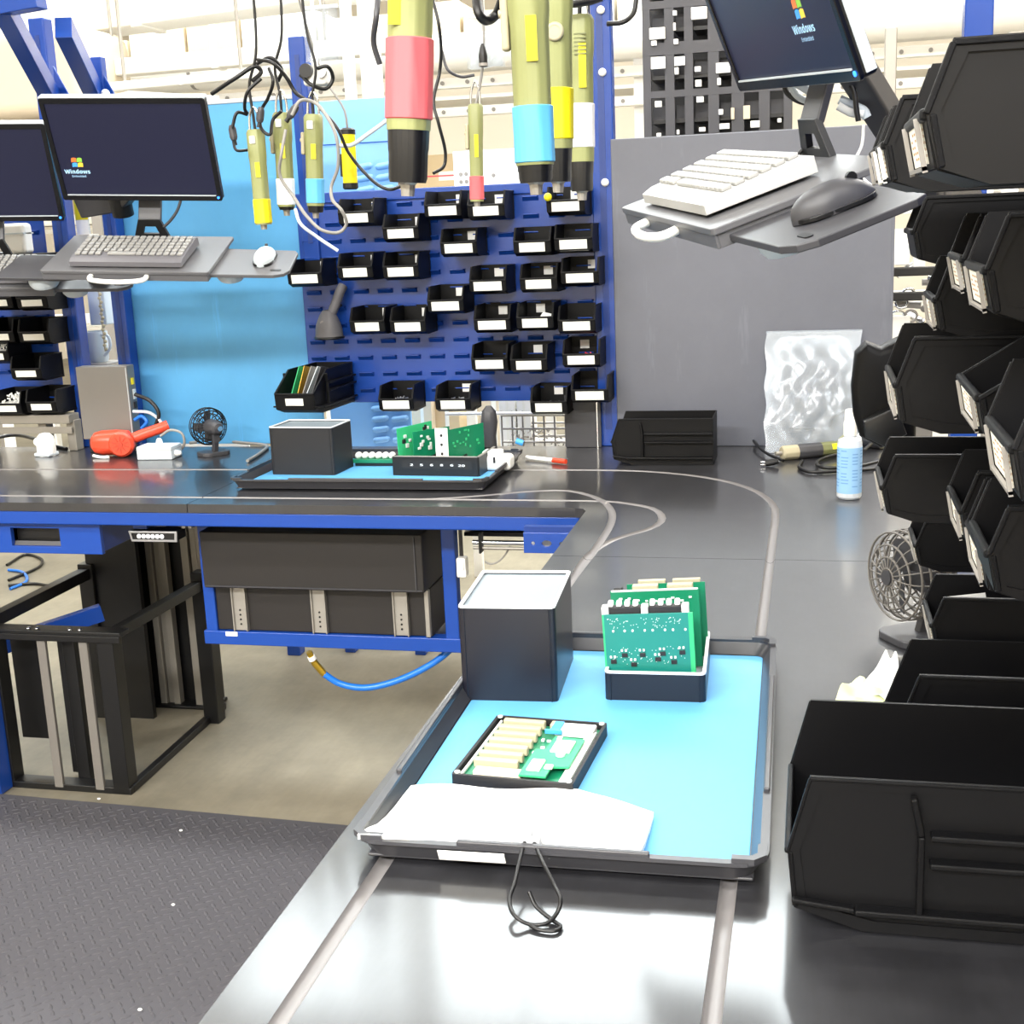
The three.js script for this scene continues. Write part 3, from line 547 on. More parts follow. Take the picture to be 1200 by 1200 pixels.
// circuit boards
function pcb(name, label, pos, rot, w, h, mat, group) {
  const t = thing(name, label, 'circuit board', pos, 0, group); t.rotation.set(...rot);
  mesh('board', rbox(w, h, .0022, .0006, 0, h / 2, 0), mat, t);
  return t;
}
{
  const cx = -.207, cz = -1.718;
  const t = sleeve('board_holder', 'low dark navy box with pale rim holding two green boards', [cx, MATY + .0002, cz], .136, .041, .182, 2.6 * D, M.navyBox, false);
  mesh('inner_floor', box(.124, .002, .168, 0, .006, 0), M.paleGrey, t);
  const y = MATY + .0085;
  const a = pcb('circuit_board', 'front green circuit board with black chip sockets along its top', [cx - .003, y, cz + .072], [-.02, 2.6 * D, .045], .125, .098, M.pcbTeal, 'boards in the navy holder'); a.scale.set(.975, 1.11, 1);
  mesh('edge_strip', rbox(.007, .098, .0026, .001, .060, .049, .0002), M.pcbEdge, a); mesh('edge_strip', rbox(.003, .098, .0026, .001, -.0612, .049, .0002), M.pcbEdge, a);
  for (const [x] of [[-.036], [.022]]) mesh('socket', rbox(.046, .012, .014, .001, x + .004, .1, -.009), M.chip, a);
  for (let i = 0; i < 8; i++) mesh('connector_pin', rbox(.0075, .007, .012, .002, -.05 + i * .0115 + (i > 3 ? .012 : 0), .1095, -.009), M.white, a);
  for (const x of [-.058, -.003, .053]) mesh('end_block', rbox(.01, .014, .016, .0015, x, .1, -.009), M.white, a);
  for (const x of [-.048, -.032, -.021, -.004, .007, .024, .035, .052]) mesh('solder_pad', cyl(.0017, .0017, .001, 8).rotateX(90 * D).translate(x, .077, .0014), M.solder, a);
  for (const [x, y2] of [[-.034, .052], [-.009, .052], [.019, .053], [.046, .054], [.012, .046], [-.05, .044], [-.022, .04], [.034, .042]]) {
    const c = mesh('component', [rbox(.003, .003, .002, .0005, x - .0035, y2, .0018), rbox(.003, .003, .002, .0005, x + .002, y2, .0018)], M.solder, a);
    mesh('component_body', rbox(.008, .005, .0022, .0005, x, y2 - .006, .0018), M.chip, c); }
  const dots = []; for (let i = 0; i < 120; i++) dots.push(cyl(.0006, .0006, .0006, 5).rotateX(90 * D).translate(rnd(-.056, .05), rnd() < .5 ? rnd(.08, .093) : rnd(.034, .056), .0013));
  const via = mesh('via_dots', dots, M.solder, a); via.userData.kind = 'stuff';
  const b = pcb('circuit_board', 'rear taller green circuit board behind the chip sockets', [cx - .003, y, cz - .02], [-.02, 2.6 * D, .05], .117, .115, M.pcb, 'boards in the navy holder'); b.scale.x = 1.07;
  mesh('top_block', rbox(.034, .008, .014, .001, -.012, .117, -.007), M.ivory, b); mesh('top_block', rbox(.034, .008, .014, .001, .034, .117, -.007), M.ivory, b); mesh('capacitor', rbox(.012, .006, .01, .002, -.048, .116, -.006), M.chip, b);
  mesh('top_edge', rbox(.115, .003, .003, .001, 0, .1145, 0), M.solder, b);
  for (let i = 0; i < 9; i++) mesh('component', rbox(rnd(.003, .006), .003, .002, .0006, -.045 + i * .0115, rnd(.098, .106), .0018), M.solder, b);
  const c = pcb('circuit_board', 'third green board at the back of the navy holder', [cx + .008, y, cz - .066], [-.02, 2.6 * D, .05], .113, .112, M.pcb, 'boards in the navy holder');
  mesh('top_block', rbox(.04, .005, .01, .001, -.02, .114, -.004), M.ivory, c); mesh('top_block', rbox(.04, .005, .01, .001, .03, .114, -.004), M.ivory, c);
}
// open flat module
{
  const c = onY(622, 880, MATY + .01), t = thing('open_module', 'flat open black module showing ivory connectors and green board', 'module', [-.327, MATY + .0002, -1.416], -3.4 * D);
  const w = .146, d = .185, h = .017;
  mesh('frame', [mv(extrude(rrect(w, d, .003, 2), h - .0006, 0, [rrect(w - .008, d - .008, .002, 2)]), 0, 0, 0, -90 * D), box(w - .006, .003, d - .006, 0, .0015, 0)], M.blackMat, t);
  for (const s of [-1, 1]) for (const u of [-1, 1]) mesh('corner_screw', cyl(.0035, .0035, .002, 12, s * (w / 2 - .006), h, u * (d / 2 - .006)), M.solder, t);
  mesh('base_board', rbox(w - .014, .003, d - .014, .0008, 0, .0075, 0), M.pcb, t);
  mesh('side_rail', [rbox(.003, .004, d - .02, .001, -w / 2 + .009, .012, 0), rbox(.012, .005, d - .03, .001, w / 2 - .014, .011, .01)], M.white, t);
  for (let i = 0; i < 7; i++) mesh('connector', rbox(.055, .011, .0095, .002, -.03, .0155, -.072 + i * .0205), M.ivory, t);
  mesh('connector', rbox(.058, .008, .016, .002, -.022, .013, .072), M.beige, t);
  const b = mesh('daughter_board', extrude([[-.002, -.082], [.03, -.082], [.03, -.055], [.05, -.05], [.05, .03], [.012, .034], [.01, -.006], [-.002, -.008]], .002, .0003).rotateX(-90 * D).translate(.008, .016, 0), M.pcbEdge, t);
  mesh('shield', rbox(.024, .003, .034, .001, .038, .0195, -.002), M.white, b); mesh('shield', rbox(.016, .003, .03, .001, .02, .0195, .056), M.white, b); mesh('coil', cyl(.006, .006, .003, 16, .041, .02, .022), M.paleGrey, b);
  mesh('chip', rbox(.01, .003, .01, .001, .036, .0195, .058), M.solder, b); mesh('chip', rbox(.006, .003, .008, .001, .028, .0195, -.026), M.solder, b);
  mesh('terminal', rbox(.05, .01, .024, .002, .038, .014, -.066), M.white, t); mesh('terminal', rbox(.016, .01, .014, .002, .012, .0145, -.074), M.ivory, t);
  mesh('blue_tab', [rbox(.012, .002, .026, .0008, .016, .0205, -.062), rbox(.022, .006, .003, .001, .014, .018, -.048)], M.bluePart, t);
  for (let i = 0; i < 10; i++) mesh('component', rbox(rnd(.003, .006), .003, rnd(.003, .006), .0006, rnd(.0, .016), .011, rnd(-.04, .02)), M.solder, t);
  for (let i = 0; i < 6; i++) mesh('component', rbox(.004, .004, .004, .0006, -.055 + i * .009, .011, .083), M.solder, t);
}
// white foam sheet lying over the front of the tray
{
  const pts = [[419, 974], [482, 921], [560, 923], [678, 924], [700, 931], [766, 950], [750, 990], [700, 986], [669, 983], [640, 976], [560, 978], [480, 976]].map(([x, y]) => onY(x, y + (y > 970 ? 6 : 0), MATY + (y > 970 ? .023 : .01)));
  const c = pts.reduce((a, p) => a.add(p), V(0, 0, 0)).multiplyScalar(1 / pts.length);
  const N = 34, P = [], inside = (x, z) => { let k = false; for (let i = 0, j = pts.length - 1; i < pts.length; j = i++) if ((pts[i].z > z) !== (pts[j].z > z) && x < (pts[j].x - pts[i].x) * (z - pts[i].z) / (pts[j].z - pts[i].z) + pts[i].x) k = !k; return k; };
  // clip a fan of rings from the outline to the centre, wavy and with real thickness
  const hgt = (x, z) => MATY + .0105 + .0035 * Math.sin(x * 38 + z * 11) * Math.cos(z * 46 - x * 9) + Math.max(0, z + 1.2) * .3;
  const out = []; for (let i = 0; i < pts.length; i++) { const a = pts[i], b = pts[(i + 1) % pts.length]; for (let k = 0; k < 6; k++) out.push(a.clone().lerp(b, k / 6)); }
  const R = 8, ringP = r => out.map(p => p.clone().lerp(c, r / R)), tri = [];
  const at = (p, dn) => [p.x, hgt(p.x, p.z) - dn, p.z];
  for (let r = 0; r < R; r++) { const A = ringP(r), B = ringP(r + 1); for (let i = 0; i < out.length; i++) { const j = (i + 1) % out.length;
    for (const dn of [0, .006]) { const f = dn ? [[A[i], A[j], B[j]], [A[i], B[j], B[i]]] : [[A[i], B[j], A[j]], [A[i], B[i], B[j]]]; for (const q of f) for (const p of q) tri.push(...at(p, dn)); } 
    if (!r) { tri.push(...at(A[i], 0), ...at(A[j], 0), ...at(A[j], .006), ...at(A[i], 0), ...at(A[j], .006), ...at(A[i], .006)); } } }
  const g = new THREE.BufferGeometry(); g.setAttribute('position', new THREE.Float32BufferAttribute(tri, 3)); g.computeVertexNormals();
  tag(mesh('foam_sheet', toCreasedNormals(clean(g), .7), M.paper), 'white foam sheet lying across the front of the near tray', 'foam sheet');
  const q = onY(562, 990, HB + .025);
  tag(mesh('paper_tag', box(.07, .014, .0012), M.paper, scene, [q.x - .004, HB + .021, -1.1475], [.45, .9 * D, 0]), 'white paper label stuck on the near tray front rim', 'label');
  // black cable tie looped over the rim
  const lp = [[618, 978, .033, -1.128], [611, 1000, .03], [603, 1035, .02], [597, 1056, .014], [604, 1074, .01], [620, 1083, .004], [640, 1082, .0035], [652, 1071, .008], [657, 1056, .016], [650, 1038, .02], [636, 1010, .029], [622, 978, .033]];
  const lz = lp.map(([x, y, h]) => onY(x, y, HB + h));
  const tie = thing('cable_tie', 'black cable tie looped over the near tray rim onto the worktop', 'cable tie', V(lz[6].x, HB, lz[6].z)), rel = p => p.clone().sub(tie.position);
  mesh('loop', tube(lz.map(rel), .0021, 90, 6), M.black, tie);
  mesh('tail', tube([lz[5], ...[[630, 1089], [650, 1091], [657, 1086], [650, 1080]].map(([x, y]) => onY(x, y, HB + .0028)), onY(628, 1062, HB + .01), onY(620, 1045, HB + .02)].map(rel), .002, 50, 6), M.black, tie);
  const hd = onY(618, 984, HB + .033);
  mesh('clip', [rbox(.03, .012, .01, .003, 0, 0, 0), rbox(.012, .008, .02, .003, 0, .009, -.006)], M.tieClip, tie, rel(hd));
}
// far tray load: rack of boards, white terminals, white parts
{
  const z = -3.15, a = onZ(462, 545, z), b = onZ(563, 545, z), w = b.x - a.x, y = MATY + .0002, d = .15;
  const r = thing('board_rack', 'black slotted rack with white numerals standing in the far tray', 'board rack', [(a.x + b.x) / 2, y, z - d / 2], -3 * D);
  const h = .05;
  mesh('rack_body', [box(w, h, .006, 0, h / 2, d / 2), box(w, h, .006, 0, h / 2, -d / 2), box(.006, h, d, -w / 2, h / 2, 0), box(.006, h, d, w / 2, h / 2, 0), box(w, .004, d, 0, .002, 0), ...[-.28, -.1, .08, .26].map(k => box(.003, h * .9, d, k * w, h * .45, 0))], M.black, r);
  mesh('light_edge', [box(w, .002, .007, 0, h + .001, d / 2), box(.007, .002, d, w / 2, h + .001, 0)], M.grey, r);
  const nums = canvasTex(256, 64, (c, W, H) => { c.fillStyle = '#151517'; c.fillRect(0, 0, W, H); c.fillStyle = '#e8e8e8'; c.font = 'bold 24px sans-serif'; ['2', '5', '6', '8', '6'].forEach((s, i) => c.fillText(s, 28 + i * 37, 44)); c.fillText('20', 205, 46); });
  mesh('number_plate', new THREE.PlaneGeometry(w * .82, .022).translate(w * .02, h * .6, d / 2 + .0036), new THREE.MeshStandardMaterial({ map: nums, roughness: .5 }), r);
  const pos = r.position;
  const g1 = pcb('circuit_board', 'green board with pale parts standing at the rack end', [pos.x - w * .32, y + .005, pos.z + .01], [0, 62 * D, .02], .13, .1, M.pcbEdge, 'boards in the slotted rack'); g1.scale.y = 1.2;
  for (let i = 0; i < 12; i++) mesh('component', rbox(rnd(.006, .014), rnd(.005, .012), .004, .001, rnd(-.05, .05), rnd(.055, .092), .002), i % 3 ? M.solder : M.chip, g1);
  const g2 = pcb('circuit_board', 'second green board leaning in the slotted rack', [pos.x - w * .15, y + .005, pos.z], [0, 58 * D, -.02], .13, .092, M.pcb, 'boards in the slotted rack'); g2.scale.y = 1.15;
  for (let i = 0; i < 10; i++) mesh('component', rbox(rnd(.005, .012), rnd(.004, .01), .004, .001, rnd(-.05, .05), rnd(.05, .085), .002), M.solder, g2);
  const g3 = pcb('circuit_board', 'green board with white three-hole front plate in the rack', [pos.x + w * .26, y + .005, pos.z], [0, 62 * D, 0], .14, .098, M.pcb, 'boards in the slotted rack'); g3.scale.y = 1.15;
  for (let i = 0; i < 14; i++) mesh('component', rbox(rnd(.004, .01), rnd(.003, .007), .003, .001, rnd(-.05, .06), rnd(.05, .09), .002), M.pcbEdge, g3);
  const fp = mesh('front_plate', rbox(.034, .075, .004, .001, -.012, .066, 0).rotateY(-62 * D).translate(-.075, 0, .0), M.white, g3);
  for (const k of [.045, .066, .087]) mesh('plate_hole', cyl(.0035, .0035, .005, 10).rotateX(90 * D).translate(-.012, k, .001).rotateY(-62 * D).translate(-.075, 0, .0), M.chip, fp);
  // row of white terminals on a green strip
  const s0 = onZ(416, 528, -3.3), s1 = onZ(472, 528, -3.3);
  const st = thing('terminal_strip', 'row of white rounded terminals on a green strip in the far tray', 'terminal strip', [(s0.x + s1.x) / 2, y, -3.3]);
  mesh('strip_board', rbox(s1.x - s0.x, .01, .05, .001, 0, .014, 0), M.pcb, st); mesh('strip_base', rbox(s1.x - s0.x - .01, .009, .04, .001, 0, .0045, 0), M.black, st);
  for (let i = 0; i < 6; i++) mesh('terminal', new THREE.SphereGeometry(.011, 12, 8).scale(.85, .9, 1.6).translate(-(s1.x - s0.x) / 2 + .01 + i * .0195, .026, 0), M.white, st);
  // white slotted part with a blue cap
  const q = onY(580, 535, MATY), wp = thing('white_fitting', 'white plastic fitting with dark slot lying in the far tray', 'fitting', [onZ(582, 530, -3.24).x, y, -3.24]);
  mesh('fitting_body', rbox(.085, .04, .06, .012, 0, .02, 0), M.white, wp); mesh('fitting_top', rbox(.05, .014, .045, .005, -.01, .045, 0), M.white, wp); mesh('slot', box(.006, .016, .003, 0, .03, .0295), M.chip, wp);
  tag(mesh('blue_plug', cyl(.008, .008, .02, 14).rotateZ(70 * D), M.bluePart, scene, [onZ(609, 518, -3.3).x, onZ(609, 518, -3.3).y, -3.3]), 'small bright blue cap on the far tray edge', 'cap');
  // heat-shrink tool standing behind the rack
  const n = onZ(548, 500, -3.2), nz = thing('dark_nozzle', 'small dark rounded tool behind the green boards', 'nozzle', [n.x - .01, HB, -3.47]);
  mesh('nozzle_body', turned([[0, 0], [.02, 0], [.018, .06], [.024, .1], [.02, .13], [.008, .145], [0, .145]], 18), M.darkGrey, nz); mesh('nozzle_base', cyl(.028, .03, .012, 18, 0, .006, 0), M.black, nz);
  // red-tipped white marker on the bench
  const m0 = onY(617, 536, HB + .008), m1 = onY(663, 541, HB + .008), mk = thing('marker_pen', 'white marker pen with red cap on the corner worktop', 'pen', m0), dd = m1.clone().sub(m0);
  mesh('barrel', tube([[0, 0, 0], dd.clone().multiplyScalar(.68)], .006, 4, 10), M.white, mk); mesh('cap', tube([dd.clone().multiplyScalar(.68), dd], .007, 3, 10), M.orange, mk);
}
// ---------------------------------------------------------------- things on the far worktop, left
{
  // orange-red heat gun lying on its side
  const p = onY(134, 536, HB), t = thing('heat_gun', 'orange-red heat gun lying on the far worktop', 'heat gun', [p.x, HB, p.z - .02], 12 * D);
  t.scale.setScalar(1.14);
  mesh('motor_housing', turned([[0, -.05], [.022, -.05], [.031, -.042], [.034, -.01], [.033, .03], [.028, .048], [.018, .056], [0, .056]], 26).rotateZ(90 * D).translate(-.012, .036, -.012), M.orange, t);
  mesh('air_intake', turned([[0, .0], [.03, .0], [.034, .006], [.034, .022], [.028, .03], [0, .03]], 26).rotateX(90 * D).translate(.022, .036, .006), M.orange, t);
  for (let i = 0; i < 10; i++) mesh('intake_slot', box(.0025, .013, .002).translate(0, .016, 0).rotateZ(i * 36 * D).translate(.022, .036, .0368), M.orangeDark, t);
  mesh('intake_hub', cyl(.007, .007, .003, 14).rotateX(90 * D).translate(.022, .036, .037), M.orangeDark, t);
  mesh('handle', tube([[.04, .044, 0], [.075, .056, -.01], [.11, .066, -.02], [.135, .074, -.03]], .0145, 22, 14).scale(1, 1, 1), M.orange, t);
  mesh('base_ring', tube([[-.06, .006, .014], [-.035, .004, .03], [-.012, .004, .034]], .0042, 16, 8), M.white, t);
  tag(mesh('gun_cord', tube([[188, 511], [200, 504], [213, 508], [216, 520], [209, 530], [203, 534]].map(([x, y], i) => onZ(x, y, p.z - .03 - i * .004)), .004, 40, 8), M.cableGrey), 'grey cord arching from the heat gun to the adapter', 'cord');
  // grey adapter box
  const a0 = onY(161, 539, HB), a1 = onY(201, 539, HB), w = a1.x - a0.x;
  const ad = thing('power_adapter', 'light grey power adapter box beside the heat gun', 'adapter', [(a0.x + a1.x) / 2, HB, a0.z - .035], 3 * D);
  mesh('case', rbox(w, .04, .075, .004, 0, .02, 0), M.paleGrey, ad); mesh('lid_line', box(w + .0006, .001, .0756, 0, .029, 0), M.grey, ad);
  mesh('cable_gland', turned([[0, 0], [.011, 0], [.009, .012], [.005, .018], [0, .018]], 14).translate(-.002, .04, -.01), M.white, ad); mesh('cable_gland', turned([[0, 0], [.009, 0], [.007, .014], [.004, .018], [0, .018]], 14).rotateZ(-90 * D).translate(w / 2, .016, .01), M.white, ad);
  // grey steel controller box
  const c0 = onY(84, 520, HB), c1 = onY(160, 520, HB), cw = .168, top = onZ(120, 431, -3.5).y - onZ(118, 517, -3.5).y;
  const cb = thing('controller_box', 'plain grey steel box standing behind the orange heat gun', 'controller', [onZ(118, 500, -3.5).x, onZ(118, 517, -3.5).y, -3.56], 4 * D);
  mesh('steel_case', rbox(cw, top, .05, .003, 0, top / 2, 0), M.greyMetal, cb); mesh('cover_edge', box(.002, top - .01, .052, cw / 2 - .004, top / 2, 0), M.paleGrey, cb);
  for (const s of [-1, 1]) mesh('foot', rbox(.03, onZ(118, 517, -3.5).y - HB, .045, .002, s * cw * .32, -(onZ(118, 517, -3.5).y - HB) / 2, 0), M.black, cb);
  mesh('port', rbox(.006, .02, .012, .001, cw / 2 + .002, top * .78, .0), M.yellow, cb); mesh('port', rbox(.006, .03, .014, .001, cw / 2 + .002, top * .6, -.005), M.paleGrey, cb); mesh('port', rbox(.006, .02, .014, .001, cw / 2 + .002, top * .45, -.005), M.chip, cb);
  // cables behind the controller
  for (const [pts, m, l, r] of [[[[158, 462], [176, 470], [186, 484], [182, 500]], M.black, 'black cable looping behind the grey steel box', .006], [[[156, 482], [176, 484], [188, 494], [191, 503]], M.paleGrey, 'pale cable curving down behind the heat gun handle', .005], [[[158, 492], [166, 488], [172, 494], [166, 502]], M.hose, 'short blue cable beside the grey steel box', .006]])
    tag(mesh('cable', tube(pts.map(([x, y]) => onZ(x, y, -3.54)), r, 30, 7), m), l, 'cable');
  // white hand scanner
  const s = onY(49, 536, HB), sc = thing('desk_scanner', 'white barcode scanner standing on the far worktop', 'scanner', [s.x, HB, s.z - .03], -8 * D);
  mesh('scanner_shell', turned([[0, 0], [.028, 0], [.03, .012], [.03, .04], [.026, .056], [.016, .066], [0, .069]], 22).scale(1, 1.05, .9), M.white, sc); mesh('scanner_foot', rbox(.058, .012, .05, .005, 0, .006, .002), M.paleGrey, sc); mesh('scanner_ear', new THREE.SphereGeometry(.014, 12, 10).translate(-.03, .042, 0), M.white, sc);
  // small black fan
  const f = onY(247, 532, HB), fn = thing('desk_fan', 'small black desk fan seen from behind on the far worktop', 'fan', [f.x, HB, f.z], 0);
  fan(fn, .056, .085, 232 * D);
  // cable trailing from the fan
  tag(mesh('fan_cord', tube([[222, 519], [248, 516], [285, 519], [312, 522], [306, 530], [290, 540]].map(([x, y]) => onY(x, y, HB + .006)), .005, 40, 7), M.cableGrey), 'grey cord lying behind the small fan', 'cord');
  tag(mesh('loose_cable', tube([[-10, 522], [15, 518], [40, 522], [60, 530], [78, 534]].map(([x, y]) => onY(x, y - 8, HB + .006)), .006, 30, 7), M.black), 'black cord lying behind the white scanner', 'cord');
}
function fan(t, R, hub, turn, deep = 1, wire = M.black) {
  // cage of wire hoops and spokes facing along the turn direction
  const rot = g => g.scale(1, 1, deep > 1 ? 1.25 : 1).rotateY(turn).translate(0, hub, 0);
  const hoops = [[R, 0], [R * .985, .012], [R * .98, -.012], [R * .72, .018], [R * .45, .021], [R * .2, .022], [R * .7, -.016 * deep], [R * .98, -.012 * deep], [R * .85, -.015 * deep]];
  mesh('guard', hoops.map(([r, z]) => rot(new THREE.TorusGeometry(r, .0016, 6, 40).translate(0, 0, z))), wire, t);
  for (let i = 0; i < 20; i++) mesh('guard_spoke', rot(tube([[R * .1, 0, .022], [R * .5, 0, .021], [R * .8, 0, .0165], [R, 0, 0], [R * .96, 0, -.011 * deep], [R * .75, 0, -.016 * deep], [R * .4, 0, -.017 * deep]], .0012, 14, 5).rotateZ(i * 18 * D)), wire, t);
  mesh('front_badge', rot(cyl(R * .17, R * .17, .004, 18).rotateX(90 * D).translate(0, 0, .023)), M.darkGrey, t);
  for (let i = 0; i < 4; i++) mesh('blade', rot(mv(extrude([[.006, -.006], [R * .5, -R * .32], [R * .84, -R * .12], [R * .82, R * .26], [R * .4, R * .22], [.006, .008]], .0015), 0, 0, 0, .35).rotateZ(i * 90 * D)), M.darkGrey, t);
  mesh('motor', rot(turned([[0, -.07], [.014, -.07], [.02, -.062], [.024, -.03], [.024, -.014], [0, -.014]], 18).rotateX(90 * D)), M.darkGrey, t);
  mesh('tilt_knob', rot(cyl(.008, .008, .012, 14).rotateX(90 * D).translate(0, 0, -.075)), M.chrome, t);
  mesh('stem', [rot(box(.018, .03, .016, 0, -.028, -.045)), rot(bar([0, -.03, -.045], [0, -hub + .01, -.03], .014, .018))], M.darkGrey, t);
  mesh('base', rot(mv(extrude(rrect(.085, .07, .02), .008, .002), 0, -hub + .002, -.02, -90 * D)), M.darkGrey, t);
}

// ---------------------------------------------------------------- bin rail at the far left
{
  const z = ZP - .02, x0 = onZ(-60, 420, z).x, x1 = onZ(80, 420, z).x, y0 = onZ(40, 480, z).y, y1 = onZ(40, 330, z).y;
  louvredPanel(x0, x1 - .03, y0, y1 + .28, z, M.blue, 'blue louvred panel of bins behind the left post', 8, 5);
  const B = [[37, 355, .8], [39, 395, 0], [30, 438, 0], [48, 477, 0], [7, 479, 1], [-8, 418, 1], [-4, 355, 0], [-2, 395, 0]];
  const nm = ['black bin right under the keyboard arm by the left post', 'black bin second down beside the left post', 'black bin with crumpled paper label, third down beside the left post', 'black bin lowest beside the left post above the grey rail', 'black bin full of white pieces on the lowest row', 'black bin of white pieces above the lowest row', 'dark bin behind the swivel cup of the keyboard arm', 'dark bin in the second column of the left panel'];
  B.forEach(([px, py, w], i) => {
    const zf = z + .142, q = onZ(px, py, zf), H = .078, t = bin([q.x, q.y - H * .32, z + .012], .13, .1, H, { label: nm[i], group: 'bins on the left louvred panel', lw: .07, lh: .02 });
    if (i === 4 || i === 5) pile([q.x, q.y, z + .08], .08, .08, .045, M.white, 60, ['white_parts', i === 4 ? 'heap of small white parts in the lowest left bin' : 'heap of small white parts in the upper left bin'], 'small parts');
  });
  const r0 = onZ(-30, 500, z + .1), r1 = onZ(84, 500, z + .1), rl = thing('bench_riser', 'grey steel riser rail below the left bins', 'riser', [(r0.x + r1.x) / 2, HB, z + .08]);
  const rh = onZ(40, 486, z + .1).y - HB, rw = r1.x - r0.x;
  mesh('rail', [rbox(rw, .028, .06, .003, 0, rh - .014, 0), rbox(rw, .022, .004, .001, 0, rh - .05, .02)], M.channel, rl); for (const s of [-.4, .18, .47]) mesh('foot', rbox(.03, rh - .02, .04, .003, s * rw, (rh - .02) / 2, -.01), M.channel, rl);
  // pale things between the posts
  const q0 = onZ(112, 404, ZP - .15), q = thing('wall_jug', 'pale grey plastic jug with handle between the left posts', 'jug', [q0.x, onZ(112, 424, ZP - .15).y, ZP - .15]);
  mesh('jug_body', turned([[0, 0], [.034, 0], [.038, .01], [.042, .095], [.04, .1], [.036, .1], [.034, .012], [0, .012]], 22), M.paleGrey, q); mesh('handle', tube([[.036, .09, .02], [.06, .085, .02], [.064, .05, .02], [.04, .02, .02]], .005, 20, 8), M.paleGrey, q);
  const sh = thing('jug_shelf', 'grey shelf plate under the pale jug', 'shelf', [q0.x, q.position.y, ZP - .15]); mesh('plate', rbox(.14, .006, .12, .002, 0, -.0035, 0), M.grey, sh); mesh('support', rbox(.02, q.position.y - HB, .02, .002, 0, -(q.position.y - HB) / 2 - .004, -.06), M.grey, sh);
  mesh('support_foot', rbox(.06, HB, .04, .002, 0, -(q.position.y - HB) - HB / 2, -.06), M.grey, sh);
  const ch0 = onZ(121, 390, ZP - .1), ch = thing('bead_chain', 'hanging beaded metal chain strip between the left posts', 'chain', ch0);
  for (let i = 0; i < 26; i++) mesh('bead', new THREE.SphereGeometry(.006, 8, 6).translate((i % 2) * .004, .26 - i * .0125, 0), M.ivory, ch);
  mesh('chain_cord', tube([[0, .3, 0], [0, -.06, 0]], .0025, 6, 6), M.zinc, ch); mesh('chain_hook', rbox(.04, .02, .06, .003, 0, .3, .02), M.zinc, ch);
  const ys = onZ(95, 250, ZP - .08), yl = thing('yellow_sign', 'yellow and white notice strip behind the left monitor', 'notice', ys);
  mesh('yellow_sheet', box(.042, .1, .003, 0, .03, 0), M.yellow, yl); mesh('white_sheet', box(.042, .13, .002, 0, -.085, 0), M.paper, yl); mesh('backing', box(.046, .25, .002, 0, -.02, -.003), M.paleGrey, yl);
  const wb = onZ(112, 350, ZP - .12); tag(mesh('pale_box', rbox(.06, .11, .06, .004), M.paleGrey, scene, [wb.x - .006, wb.y - .03, ZP - .16]), 'pale plastic box above the jug between the posts', 'box');
}

{ const p = onZ(12, 278, -3.5), t = thing('white_package', 'white wrapped package behind the left keyboard mount', 'package', [p.x, p.y - .05, -3.52]); mesh('package_body', rbox(.1, .09, .05, .012, 0, .045, 0), M.paper, t); mesh('package_shelf', rbox(.16, .008, .14, .002, 0, -.004, -.03), M.steelBlack, t); mesh('package_seal', box(.1, .004, .052, 0, .06, 0), M.paleGrey, t); }
// ---------------------------------------------------------------- monitor and keyboard arms
const screenTex = canvasTex(512, 320, (c, w, h) => {
  c.fillStyle = '#23243d'; c.fillRect(0, 0, w, h);
});
function logoTex(dx, dy = .7) {                                     // boot logo: waving four-colour flag over light lettering
  return canvasTex(1024, 640, (c, w, h) => {
    c.fillStyle = '#15172c'; c.fillRect(0, 0, w, h);
    const x = w * dx, y = h * dy, s = 74;
    for (const [col, ox, oy] of [['#e06a2c', 0, 0], ['#7fb53c', 1, 0], ['#3f8fe0', 0, 1], ['#f0c23a', 1, 1]]) { c.fillStyle = col; c.beginPath(); const a = x - 10 + ox * (s * .5), b = y - s + oy * (s * .46); c.moveTo(a, b + 4); c.quadraticCurveTo(a + s * .2, b - 6, a + s * .46, b + 2); c.lineTo(a + s * .42, b + s * .4); c.quadraticCurveTo(a + s * .2, b + s * .34, a - 4, b + s * .42); c.fill(); }
    c.fillStyle = '#a8d4f4'; c.font = 'bold 40px sans-serif'; c.textAlign = 'center'; c.fillText('Windows', x + 12, y + 36); c.font = '20px sans-serif'; c.fillText('Embedded', x + 16, y + 62);
  });
}
function poseOf(origin, yaw, pitch, roll) { return new THREE.Matrix4().makeRotationFromEuler(new THREE.Euler(pitch, yaw, roll, 'YXZ')).setPosition(origin); }
const keyGeo = rbox(.0145, .006, .0145, .002, 0, 0, 0, 1), keyWide = rbox(.075, .006, .0145, .002, 0, 0, 0, 1);
